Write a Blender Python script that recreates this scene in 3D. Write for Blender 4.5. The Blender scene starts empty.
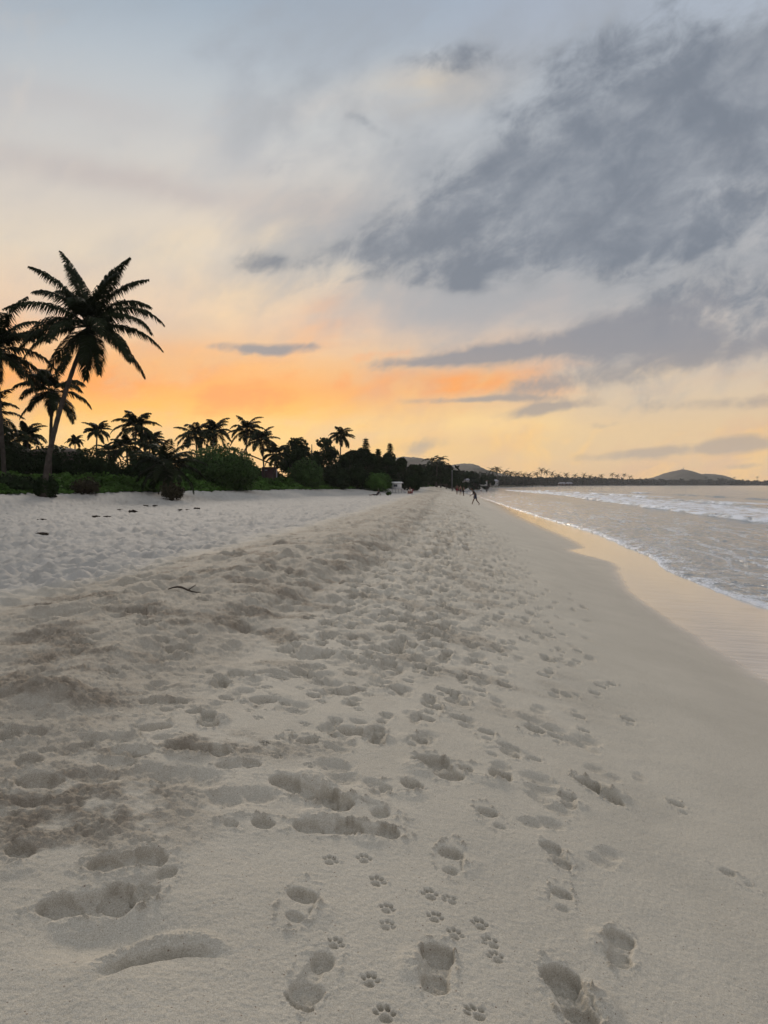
import bpy, bmesh, math, random
import numpy as np
from mathutils import Vector, Matrix

# ------------------------------------------------------------------ scene, camera, world, sun
sc = bpy.context.scene
C = bpy.context.collection
sc.render.resolution_x, sc.render.resolution_y = 768, 1024
FPX, HORIZON = 747.0, 484.5
PITCH = math.atan((512 - HORIZON) / FPX)
CAM = Vector((0, 0, 2.45))
cam_d = bpy.data.cameras.new('camera'); cam = bpy.data.objects.new('camera', cam_d); C.objects.link(cam)
cam_d.sensor_fit = 'VERTICAL'; cam_d.sensor_height = 24; cam_d.lens = 24 * FPX / 1024
cam_d.clip_start = 0.05; cam_d.clip_end = 9000
cam.location = CAM; cam.rotation_euler = (math.pi / 2 - PITCH, 0, 0)
sc.camera = cam
sc.render.engine = 'CYCLES'
sc.cycles.max_bounces = 6; sc.cycles.diffuse_bounces = 3; sc.cycles.glossy_bounces = 3
sc.cycles.transparent_max_bounces = 4; sc.cycles.volume_bounces = 1
sc.cycles.use_denoising = True
sc.view_settings.view_transform = 'Standard'; sc.view_settings.look = 'None'
sc.view_settings.gamma = 1; sc.view_settings.exposure = 0.0; sc.view_settings.use_curve_mapping = False

SUN_AZ, SUN_EL = -12.0, 16.0          # centre of the after-glow, degrees from +Y
sl = bpy.data.lights.new('sun', 'SUN'); sl.energy = 2.3; sl.angle = math.radians(14); sl.color = (1.0, 0.87, 0.74)
so = bpy.data.objects.new('sun', sl); C.objects.link(so)
sdir = Vector((math.sin(math.radians(SUN_AZ)) * math.cos(math.radians(SUN_EL)), math.cos(math.radians(SUN_AZ)) * math.cos(math.radians(SUN_EL)), math.sin(math.radians(SUN_EL))))
so.rotation_euler = sdir.to_track_quat('Z', 'Y').to_euler(); so.location = (0, 0, 60)

def s2l(r, g, b):
    f = lambda c: (c / 255 / 12.92) if c / 255 <= 0.04045 else ((c / 255 + 0.055) / 1.055) ** 2.4
    return (f(r), f(g), f(b), 1.0)

world = bpy.data.worlds.new('World'); sc.world = world; world.use_nodes = True
world.cycles.sampling_method = 'MANUAL'; world.cycles.sample_map_resolution = 512
NT = world.node_tree; NT.nodes.clear()
class E:                               # tiny expression builder on math nodes
    def __init__(s, v): s.v = v
    @staticmethod
    def op(o, *a, clamp=False):
        n = NT.nodes.new('ShaderNodeMath'); n.operation = o; n.use_clamp = clamp
        for i, x in enumerate(a):
            x = x.v if isinstance(x, E) else x
            if isinstance(x, (int, float)): n.inputs[i].default_value = x
            else: NT.links.new(x, n.inputs[i])
        return E(n.outputs[0])
    def __add__(s, o): return E.op('ADD', s, o)
    __radd__ = __add__
    def __mul__(s, o): return E.op('MULTIPLY', s, o)
    __rmul__ = __mul__
    def __sub__(s, o): return E.op('SUBTRACT', s, o)
    def __rsub__(s, o): return E.op('SUBTRACT', o, s)
    def __truediv__(s, o): return E.op('DIVIDE', s, o)
def smooth(x, a, b):
    n = NT.nodes.new('ShaderNodeMapRange'); n.interpolation_type = 'SMOOTHSTEP'
    NT.links.new(x.v, n.inputs['Value']); n.inputs['From Min'].default_value = a; n.inputs['From Max'].default_value = b
    return E(n.outputs['Result'])
def link_or_set(sock, x):
    if isinstance(x, E): NT.links.new(x.v, sock)
    elif isinstance(x, (float, int, tuple)): sock.default_value = x
    else: NT.links.new(x, sock)
def mixc(f, a, b, mode='MIX'):
    n = NT.nodes.new('ShaderNodeMix'); n.data_type = 'RGBA'; n.blend_type = mode
    link_or_set(n.inputs[0], f); link_or_set(n.inputs[6], a); link_or_set(n.inputs[7], b)
    return n.outputs[2]
def ramp(x, stops):
    n = NT.nodes.new('ShaderNodeValToRGB'); NT.links.new(x.v, n.inputs[0])
    cr = n.color_ramp
    while len(cr.elements) > 1: cr.elements.remove(cr.elements[0])
    cr.elements[0].position = stops[0][0]; cr.elements[0].color = stops[0][1]
    for p, c in stops[1:]:
        e = cr.elements.new(p); e.color = c
    return n.outputs[0]
def azel(px, py):                      # the sky direction of a spot, degrees
    v = Vector(((px - 384) / FPX, 1, (HORIZON - py) / FPX))
    return math.degrees(math.atan2(v.x, v.y)), math.degrees(math.atan2(v.z, math.hypot(v.x, v.y)))
tc = NT.nodes.new('ShaderNodeTexCoord')
nrm = NT.nodes.new('ShaderNodeVectorMath'); nrm.operation = 'NORMALIZE'; NT.links.new(tc.outputs['Generated'], nrm.inputs[0])
DIR = nrm.outputs[0]
sx = NT.nodes.new('ShaderNodeSeparateXYZ'); NT.links.new(DIR, sx.inputs[0])
X, Y, Z = E(sx.outputs[0]), E(sx.outputs[1]), E(sx.outputs[2])
AZ = E.op('ARCTAN2', X, Y) * (180 / math.pi)
EL = E.op('ARCSINE', Z) * (180 / math.pi)
def noise(scale, detail, rot, stretch, dist=0.0, seed=0.0, rough=0.55):
    m = NT.nodes.new('ShaderNodeMapping'); NT.links.new(DIR, m.inputs[0]); m.vector_type = 'POINT'
    # turn about the forward axis, then stretch along the turned x
    r = NT.nodes.new('ShaderNodeVectorRotate'); r.rotation_type = 'Y_AXIS'; r.inputs['Angle'].default_value = math.radians(rot)
    NT.links.new(DIR, r.inputs['Vector']); NT.links.new(r.outputs[0], m.inputs[0])
    m.inputs['Scale'].default_value = (1 / stretch, 1, 1); m.inputs['Location'].default_value = (seed, seed * 1.7, seed * 0.3)
    n = NT.nodes.new('ShaderNodeTexNoise'); n.inputs['Scale'].default_value = scale; n.inputs['Detail'].default_value = detail
    n.inputs['Roughness'].default_value = rough; n.inputs['Distortion'].default_value = dist
    NT.links.new(m.outputs[0], n.inputs['Vector'])
    return E(n.outputs['Fac'])
n_big = noise(7.0, 7, 24, 2.0, 0.35, 0.3)
n_soft = noise(3.2, 5, 12, 2.2, 0.3, 2.1)
n_band = noise(12.0, 7, 4, 5.5, 0.25, 5.2)
n_mid = noise(14.0, 8, 32, 1.7, 0.2, 9.4, 0.6)
n_fine = noise(30.0, 6, 28, 1.8, 0.5, 7.7, 0.62)
# blobs: (px, py, rx, ry, tilt, weight) in the size they have in the sky, turned into degrees
def blobs(lst, warp=3.0):
    tot = None
    azw = AZ + (n_soft - 0.5) * warp * 2.2 + (n_big - 0.5) * warp
    elw = EL + (n_big - 0.5) * warp * 1.2
    for px, py, rx, ry, rot, w in lst:
        a0, e0 = azel(px, py); k = 180 / math.pi / FPX
        sa, se = rx * k, ry * k
        c, s_ = math.cos(math.radians(rot)), math.sin(math.radians(rot))
        da = (azw - a0) * math.cos(math.radians(e0)); de = elw - e0
        u = (da * c + de * s_) * (1 / sa); v = (de * c - da * s_) * (1 / se)
        g = E.op('EXPONENT', (u * u + v * v) * -1.0) * w
        tot = g if tot is None else tot + g
    return tot
T = E.op('MULTIPLY', EL + 6.0, 1 / 96.0, clamp=True)     # 0 at -6 deg, 1 at 90
def st(py, *c):
    return ((azel(384, py)[1] + 6) / 96.0, s2l(*c))
DARKLOW = s2l(120, 112, 108)
left = ramp(T, [(0.0, DARKLOW), (0.058, s2l(225, 170, 110)), st(482, 252, 196, 122), st(455, 252, 200, 116), st(432, 253, 196, 104), st(412, 255, 188, 84), st(390, 253, 176, 92), st(368, 247, 188, 122), st(348, 242, 200, 154),
                st(325, 238, 205, 172), st(270, 226, 210, 188), st(215, 212, 204, 194), st(150, 200, 201, 200), st(80, 180, 189, 197), st(10, 158, 173, 188),
                (0.56, s2l(172, 182, 196)), (1.0, s2l(190, 196, 206))])
right = ramp(T, [(0.0, DARKLOW), (0.058, s2l(205, 172, 135)), st(482, 224, 186, 140), st(455, 228, 196, 150), st(430, 226, 196, 155), st(400, 218, 196, 168), st(350, 204, 190, 178),
                 st(290, 196, 190, 186), st(200, 184, 187, 193), st(100, 176, 184, 194), st(10, 168, 178, 194), (0.56, s2l(172, 182, 196)), (1.0, s2l(190, 196, 206))])
back = ramp(T, [(0.0, DARKLOW), (0.06, s2l(150, 150, 160)), (0.15, s2l(186, 184, 190)), (0.4, s2l(196, 198, 206)), (1.0, s2l(190, 196, 206))])
azw0 = AZ + (n_soft - 0.5) * 22.0
f_r = smooth(azw0, -9.0, 17.0)
sky = mixc(f_r, left, right)
f_back = smooth(E.op('ABSOLUTE', AZ + 4.0), 45.0, 95.0)
sky = mixc(f_back, sky, back)
front = 1.0 - f_back
# glow streaks of the after-sunset, lit cloud undersides
oran = blobs([(200, 390, 250, 20, 0, 1.05), (430, 386, 120, 12, -3, .7), (330, 335, 38, 22, 25, .55), (170, 350, 60, 12, 0, .35), (560, 372, 90, 10, 6, .4), (330, 308, 26, 8, 30, .3)], 2.0)
oran = oran * smooth(n_band, 0.40, 0.60) * 1.15
sky = mixc(E.op('MULTIPLY', oran, front, clamp=True), sky, s2l(255, 164, 78))
yell = blobs([(330, 425, 200, 20, 0, .6), (470, 428, 120, 14, 0, .6), (80, 436, 70, 12, 0, .5), (230, 305, 70, 26, 15, .3), (430, 95, 60, 18, 5, .42), (250, 250, 90, 30, 10, .28), (640, 372, 60, 12, 8, .35)], 2.5) * smooth(n_band, 0.30, 0.6)
sky = mixc(E.op('MULTIPLY', yell, front, clamp=True), sky, s2l(255, 218, 150))
mauve = blobs([(140, 192, 150, 13, -3, .55), (60, 120, 120, 16, 0, .25), (330, 215, 60, 18, 0, .35), (420, 300, 120, 25, 10, .35), (100, 315, 80, 10, 0, .35), (560, 300, 150, 22, 5, .4)], 3.0)
sky = mixc(E.op('MULTIPLY', mauve, front, clamp=True), sky, s2l(186, 174, 172))
# pale break-ups
pale = blobs([(390, 95, 90, 16, 10, .6), (330, 170, 80, 25, 25, .35), (480, 180, 60, 12, 40, .35), (560, 240, 90, 14, 20, .35), (640, 300, 120, 14, 8, .3)], 4.0) * smooth(n_big, 0.40, 0.64)
sky = mixc(E.op('MULTIPLY', pale, front, clamp=True), sky, s2l(216, 206, 196))
# thin veil of high grey cloud
veil = smooth(n_soft, 0.42, 0.68) * 0.35 * smooth(EL, 14.0, 26.0)
sky = mixc(veil, sky, s2l(150, 158, 172))
# the grey cloud masses
def bank(lst, warp, lo, hi, kb, km, kf, nb):
    m = blobs(lst, warp)
    return smooth(m + (nb - 0.5) * kb + (n_mid - 0.5) * km + (n_fine - 0.5) * kf, lo, hi) * smooth(m, 0.04, 0.30) * front
streak = smooth(n_band * 0.6 + n_mid * 0.4, 0.46, 0.60) * (1.0 - smooth(EL, 6.0, 16.0)) * front
sky = mixc(streak * 0.48, sky, s2l(220, 178, 146))
streak2 = smooth(n_band * 0.55 + n_fine * 0.45, 0.50, 0.62) * (1.0 - smooth(EL, 4.0, 12.0)) * front
sky = mixc(streak2 * 0.5, sky, s2l(255, 206, 122))
streak3 = smooth(n_mid * 0.4 + n_band * 0.6, 0.37, 0.47) * -1.0 + 1.0
sky = mixc(streak3 * (1.0 - smooth(E.op('ABSOLUTE', EL - 8.0), 1.5, 4.5)) * front * (1.0 - f_r) * 0.75, sky, s2l(250, 158, 92))
shade = smooth(n_fine * 0.25 + n_mid * 0.40 + n_big * 0.35, 0.38, 0.60)
# broad mottling of thin cloud over the whole upper sky
mott = smooth(n_big * 0.5 + n_mid * 0.3 + n_band * 0.2, 0.44, 0.60) * smooth(EL, 5.0, 16.0) * front
sky = mixc(mott * 0.34, sky, s2l(160, 166, 178))
mott2 = smooth(n_soft * 0.5 + n_fine * 0.2 + n_mid * 0.3, 0.50, 0.62) * smooth(EL, 5.0, 16.0) * front
sky = mixc(mott2 * 0.30, sky, s2l(222, 210, 196))
thin = bank([(610, 150, 190, 130, 18, .85), (420, 225, 150, 60, 20, .7), (640, 275, 190, 50, 8, .8), (140, 40, 210, 40, 5, .5), (300, 110, 80, 30, 30, .3), (700, 360, 140, 40, 5, .6), (340, 190, 60, 40, 40, .4)], 4.0, .05, 1.25, 1.6, 1.5, .8, n_big)
sky = mixc(thin * 0.66, sky, s2l(156, 162, 169))
d1 = bank([(655, 172, 135, 62, 6, 1.25), (700, 120, 90, 50, 15, .85), (575, 185, 70, 40, 35, .50), (455, 205, 80, 26, 24, .66), (395, 240, 52, 18, 12, .60), (282, 250, 34, 10, 5, .42), (750, 60, 70, 35, 5, .55), (515, 130, 44, 16, 45, .42), (590, 70, 60, 22, 20, .50),
            (448, 64, 62, 15, 4, .40), (735, 300, 80, 22, 8, .66), (450, 265, 60, 12, 5, .45), (292, 172, 20, 10, 50, .42), (366, 132, 26, 7, -35, .30), (660, 240, 90, 16, 3, .55), (330, 285, 30, 8, 10, .35)], 5.0, .04, 1.05, 1.9, 1.9, 1.5, n_big)
col1 = mixc(shade, s2l(154, 159, 167), s2l(112, 121, 134))
sky = mixc(d1 * 0.86, sky, col1)
d2 = bank([(560, 350, 150, 12, 3, .85), (655, 325, 100, 18, 8, .85), (440, 361, 76, 6, 2, .75), (262, 352, 40, 5, -2, 1.0), (300, 349, 24, 4, 0, .6), (545, 386, 60, 10, 12, .75), (545, 412, 52, 7, 8, 1.15), (480, 402, 60, 3.5, 0, .85), (715, 406, 85, 10, 0, .95),
            (640, 374, 80, 12, 12, .6), (655, 455, 82, 6, 2, 1.15), (745, 446, 40, 7, 0, .7), (425, 446, 26, 9, 5, .95), (720, 352, 90, 22, 3, .75), (760, 470, 40, 3, 0, .5), (100, 408, 34, 5, 0, .4), (600, 425, 40, 4, 0, .5)], 1.6, .22, 1.15, 1.6, 2.0, 1.5, n_band)
col2 = mixc(smooth(EL, 2.0, 11.0), s2l(184, 166, 148), s2l(141, 142, 149))
sky = mixc(d2 * 0.9, sky, col2)
nish = NT.nodes.new('ShaderNodeTexSky'); nish.sky_type = 'NISHITA'; nish.sun_disc = False
nish.sun_elevation = math.radians(SUN_EL); nish.sun_rotation = math.radians(SUN_AZ)
bgN = NT.nodes.new('ShaderNodeBackground'); NT.links.new(nish.outputs[0], bgN.inputs[0]); bgN.inputs[1].default_value = 0.002
bgS = NT.nodes.new('ShaderNodeBackground'); NT.links.new(sky, bgS.inputs[0])
boost = 1.0 + smooth(EL, 33.0, 60.0) * 0.12 + f_back * smooth(EL, 2.0, 30.0) * 0.10
NT.links.new(boost.v, bgS.inputs[1])
addb = NT.nodes.new('ShaderNodeAddShader'); NT.links.new(bgN.outputs[0], addb.inputs[0]); NT.links.new(bgS.outputs[0], addb.inputs[1])
wo = NT.nodes.new('ShaderNodeOutputWorld'); NT.links.new(addb.outputs[0], wo.inputs[0])

# ------------------------------------------------------------------ numpy helpers
def _hash(ix, iy, seed):
    h = (ix.astype(np.int64) * 374761393 + iy.astype(np.int64) * 668265263 + seed * 1442695041) & 0xFFFFFFFF
    h = ((h ^ (h >> 13)) * 1274126177) & 0xFFFFFFFF
    h = ((h ^ (h >> 16)) * 2246822519) & 0xFFFFFFFF
    return ((h ^ (h >> 15)) & 0xFFFFFF).astype(np.float32) / float(0xFFFFFF)
def perlin(x, y, seed=0):
    x0 = np.floor(x); y0 = np.floor(y); fx = (x - x0).astype(np.float32); fy = (y - y0).astype(np.float32)
    ix = x0.astype(np.int64); iy = y0.astype(np.int64)
    ux = fx * fx * fx * (fx * (fx * 6 - 15) + 10); uy = fy * fy * fy * (fy * (fy * 6 - 15) + 10)
    def g(dx, dy):
        a = _hash(ix + dx, iy + dy, seed) * 6.2831853
        return np.cos(a) * (fx - dx) + np.sin(a) * (fy - dy)
    a = g(0, 0); b = g(1, 0); c = g(0, 1); d = g(1, 1)
    return ((a + (b - a) * ux) * (1 - uy) + (c + (d - c) * ux) * uy) * 1.5
def fbm(x, y, seed=0, octv=4, gain=0.5, ridged=False):
    t = 0; a = 1.0; tot = 0
    for o in range(octv):
        n = perlin(x * 2 ** o + 17.3 * o, y * 2 ** o - 9.1 * o, seed + o)
        if ridged: n = 1 - 2 * np.abs(n)
        t = t + a * n; tot += a; a *= gain
    return t / tot
def sstep(x, a, b):
    t = np.clip((x - a) / (b - a), 0, 1); return t * t * (3 - 2 * t)
def pits(x, y, cell, seed, rad, ecc=1.0):          # rounded hollows on a jittered grid, one per cell
    wx = perlin(x / (rad * 1.3), y / (rad * 1.3), seed + 41) * rad * .38; wy = perlin(x / (rad * 1.3) + 9, y / (rad * 1.3), seed + 43) * rad * .38
    gx = (x + wx) / cell; gy = (y + wy) / cell; ix = np.floor(gx); iy = np.floor(gy); out = np.zeros_like(gx)
    for dx in (-1, 0, 1):
        for dy in (-1, 0, 1):
            cx = ix + dx; cy = iy + dy
            jx = _hash(cx, cy, seed); jy = _hash(cx, cy, seed + 7); k = _hash(cx, cy, seed + 13)
            an = _hash(cx, cy, seed + 29) * 3.14
            ddx = (gx - cx - jx) * cell; ddy = (gy - cy - jy) * cell
            u = ddx * np.cos(an) + ddy * np.sin(an); v = -ddx * np.sin(an) + ddy * np.cos(an)
            rr = rad * (0.6 + 0.8 * k)
            d2 = (u / rr) ** 2 + (v / (rr * ecc)) ** 2
            dd = np.sqrt(d2); out = out - (0.35 + 0.65 * k) * ((1 - sstep(dd, .55, 1.3)) - 0.40 * np.exp(-((dd - 1.55) / .32) ** 2))
    return out
def pchip(xs, ys):
    xs = np.array(xs, float); ys = np.array(ys, float); h = np.diff(xs); d = np.diff(ys) / h
    m = np.zeros_like(ys); m[0] = d[0]; m[-1] = d[-1]
    for i in range(1, len(xs) - 1):
        if d[i - 1] * d[i] > 0:
            w1 = 2 * h[i] + h[i - 1]; w2 = h[i] + 2 * h[i - 1]; m[i] = (w1 + w2) / (w1 / d[i - 1] + w2 / d[i])
    def f(x):
        x = np.clip(np.asarray(x, float), xs[0], xs[-1]); k = np.clip(np.searchsorted(xs, x) - 1, 0, len(h) - 1)
        t = (x - xs[k]) / h[k]; t2 = t * t; t3 = t2 * t
        return (2 * t3 - 3 * t2 + 1) * ys[k] + (t3 - 2 * t2 + t) * h[k] * m[k] + (-2 * t3 + 3 * t2) * ys[k + 1] + (t3 - t2) * h[k] * m[k + 1]
    return f
FAR = [(600, 92), (900, 190), (1300, 350), (1700, 640), (1900, 1100), (2000, 2200), (3400, 9000)]
def curve(near): a = near + FAR; return pchip([p[0] for p in a], [p[1] for p in a])
x_shore = curve([(-3400, -60), (-150, -8), (-20, 2), (0, 3.3), (8.5, 4.4), (18, 5.6), (42, 8.0), (67, 9.8), (90, 12), (163, 18), (290, 27), (400, 42)])
x_wet = curve([(-3400, -60), (-150, -8), (-20, 2), (0, 3.5), (7.5, 4.32), (9, 4.42), (10.6, 4.56), (13.1, 4.8), (16, 5.15), (20, 6.1), (23, 6.75), (26.4, 6.35), (28.4, 7.3), (42, 8.5), (56, 9.6), (66, 10.6), (78, 11.9), (100, 14.0), (163, 19.2), (290, 28.4), (400, 43)])
x_foam = curve([(-3400, -55), (-150, -5), (-20, 4.4), (0, 6.0), (10, 6.9), (14.8, 7.55), (17, 7.6), (19, 7.8), (21.6, 8.1), (25, 9.0), (30, 9.7), (40, 11.0), (50, 11.5), (74, 13.1), (120, 16.5), (163, 20), (290, 29), (400, 44)])
x_veg = curve([(-3400, -120), (-100, -34), (30, -27), (50, -25.3), (60, -22.6), (75, -18.3), (90, -15.5), (110, -8), (140, 2.5), (200, 11), (290, 20), (400, 34)])
x_veg_far = x_veg
PZ = pchip([-4000, -40, -26, -20, -13, -9, -7, -5, -3.3, -2, -1, 0, 1.2, 2.6, 8, 30, 80, 4000], [1.15, 1.12, 1.08, 1.05, 1.08, 1.18, 1.22, 1.08, .85, .56, .32, .11, .035, -.03, -.35, -1.6, -3, -3.2])
def z_base(x, y):
    s = x - x_shore(y)
    z = PZ(s)
    zi = (1.0 - sstep(x - x_veg(y), -1.0, 8.0)) * 0.80
    return z + np.where(s < -2, zi, 0)
def zg(x, y): return float(z_base(np.array([float(x)]), np.array([float(y)]))[0])

def mesh_from(name, verts, faces, mats=None, smooth_=False, mat_idx=None):
    """verts (N,3), faces (M,k) all of one size"""
    me = bpy.data.meshes.new(name)
    verts = np.asarray(verts, np.float32); faces = np.asarray(faces, np.int32)
    k = faces.shape[1]
    me.vertices.add(len(verts)); me.vertices.foreach_set('co', verts.ravel())
    me.loops.add(faces.size); me.loops.foreach_set('vertex_index', faces.ravel())
    me.polygons.add(len(faces)); me.polygons.foreach_set('loop_start', np.arange(0, faces.size, k, dtype=np.int32))
    me.polygons.foreach_set('loop_total', np.full(len(faces), k, np.int32))
    if smooth_: me.polygons.foreach_set('use_smooth', np.ones(len(faces), bool))
    for m in (mats or []): me.materials.append(m)
    me.update(calc_edges=True)
    return me
def link(name, me, parent=None, loc=None):
    o = bpy.data.objects.new(name, me); C.objects.link(o)
    if parent: o.parent = parent
    if loc is not None: o.location = loc
    return o
def tag(o, label=None, cat=None, group=None, kind=None):
    if label: o['label'] = label
    if cat: o['category'] = cat
    if group: o['group'] = group
    if kind: o['kind'] = kind
    return o
def empty(name, loc, rz=0, **k):
    o = bpy.data.objects.new(name, None); C.objects.link(o); o.location = loc; o.rotation_euler = (0, 0, rz); o.empty_display_size = .3
    return tag(o, **k)
def attr(me, name, arr):
    a = me.attributes.new(name, 'FLOAT', 'POINT'); a.data.foreach_set('value', np.asarray(arr, np.float32))
def at(px, Yd, z=None):
    """ground point seen in pixel column px at forward distance Yd"""
    x = (px - 384) / FPX * Yd
    return Vector((x, Yd, zg(x, Yd) if z is None else z))
def hgt(py, Yd): return CAM.z + (HORIZON - py) / FPX * Yd      # height of a pixel row at a distance

# ------------------------------------------------------------------ materials
def new_mat(name):
    m = bpy.data.materials.new(name); m.use_nodes = True; return m
def simple(name, col, rough=0.8, var=0.25, scale=3.0, bump=0.0, bscale=20.0, metallic=0.0):
    m = new_mat(name); nt = m.node_tree; b = nt.nodes['Principled BSDF']
    b.inputs['Roughness'].default_value = rough; b.inputs['Metallic'].default_value = metallic; b.inputs['Specular IOR Level'].default_value = 0.04 if name.startswith(('palm', 'leaf', 'creeper', 'far', 'bark')) else 0.25
    tcn = nt.nodes.new('ShaderNodeTexCoord'); n = nt.nodes.new('ShaderNodeTexNoise'); n.inputs['Scale'].default_value = scale; n.inputs['Detail'].default_value = 5
    nt.links.new(tcn.outputs['Object'], n.inputs['Vector'])
    r = nt.nodes.new('ShaderNodeValToRGB'); nt.links.new(n.outputs['Fac'], r.inputs[0])
    r.color_ramp.elements[0].position = .3; r.color_ramp.elements[1].position = .7
    r.color_ramp.elements[0].color = tuple(c * (1 - var) for c in col[:3]) + (1,)
    r.color_ramp.elements[1].color = tuple(min(1, c * (1 + var)) for c in col[:3]) + (1,)
    nt.links.new(r.outputs[0], b.inputs['Base Color'])
    if bump:
        n2 = nt.nodes.new('ShaderNodeTexNoise'); n2.inputs['Scale'].default_value = bscale; n2.inputs['Detail'].default_value = 4
        nt.links.new(tcn.outputs['Object'], n2.inputs['Vector'])
        bp = nt.nodes.new('ShaderNodeBump'); bp.inputs['Strength'].default_value = bump; bp.inputs['Distance'].default_value = .02
        nt.links.new(n2.outputs['Fac'], bp.inputs['Height']); nt.links.new(bp.outputs[0], b.inputs['Normal'])
    return m
M = {}
M['palm_leaf'] = simple('palm_leaf', (.016, .022, .009), .6, .35, 1.2)
M['palm_trunk'] = simple('palm_trunk', (.06, .05, .042), .9, .3, 4, .6, 12)
M['leaf_dark'] = simple('leaf_dark', (.017, .028, .011), .8, .45, .9)
M['leaf_mid'] = simple('leaf_mid', (.038, .068, .020), .7, .45, .9)
M['leaf_green'] = simple('leaf_green', (.055, .105, .024), .65, .4, .8)
M['creeper'] = simple('creeper', (.058, .112, .024), .65, .5, .5)
M['leaf_dry'] = simple('leaf_dry', (.040, .034, .020), .8, .4, 2)
M['far_leaf'] = simple('far_leaf', (.018, .021, .011), .8, .35, .08)
M['bark'] = simple('bark', (.075, .06, .048), .9, .3, 5, .5, 14)
M['hill'] = simple('hill', (.045, .040, .025), .95, .4, .02)
M['skin'] = simple('skin', (.30, .17, .11), .6, .1, 6)
M['skin_dark'] = simple('skin_dark', (.12, .065, .042), .6, .1, 6)
M['hair'] = simple('hair', (.02, .014, .01), .7, .2, 30)
M['cloth_black'] = simple('cloth_black', (.02, .02, .023), .9, .2, 8)
M['cloth_navy'] = simple('cloth_navy', (.03, .035, .06), .9, .2, 8)
M['cloth_red'] = simple('cloth_red', (.16, .02, .03), .9, .2, 8)
M['cloth_pale'] = simple('cloth_pale', (.55, .53, .50), .9, .1, 8)
M['cloth_brown'] = simple('cloth_brown', (.12, .07, .05), .9, .2, 8)
M['white_paint'] = simple('white_paint', (.72, .70, .67), .6, .08, 2)
M['grey_paint'] = simple('grey_paint', (.30, .29, .30), .7, .1, 2)
M['wall_red'] = simple('wall_red', (.075, .042, .042), .85, .15, 1.5, .3, 8)
M['wall_pale'] = simple('wall_pale', (.42, .38, .34), .85, .12, .8)
M['roof_brown'] = simple('roof_brown', (.09, .05, .038), .85, .2, 2, .4, 6)
M['roof_grey'] = simple('roof_grey', (.30, .29, .30), .8, .12, .6)
M['glass'] = simple('glass', (.02, .025, .03), .12, .1, 2)
M['wood'] = simple('wood', (.07, .055, .042), .9, .3, 6, .5, 30)
M['weed'] = simple('weed', (.035, .026, .018), .8, .4, 25)
M['metal'] = simple('metal', (.35, .35, .36), .5, .1, 5, metallic=.3)
def emis(name, col, st_):
    m = new_mat(name); b = m.node_tree.nodes['Principled BSDF']
    b.inputs['Base Color'].default_value = (*col, 1); b.inputs['Emission Color'].default_value = (*col, 1); b.inputs['Emission Strength'].default_value = st_
    return m
M['lit'] = emis('lit_window', (1.0, .93, .80), .9)

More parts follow.
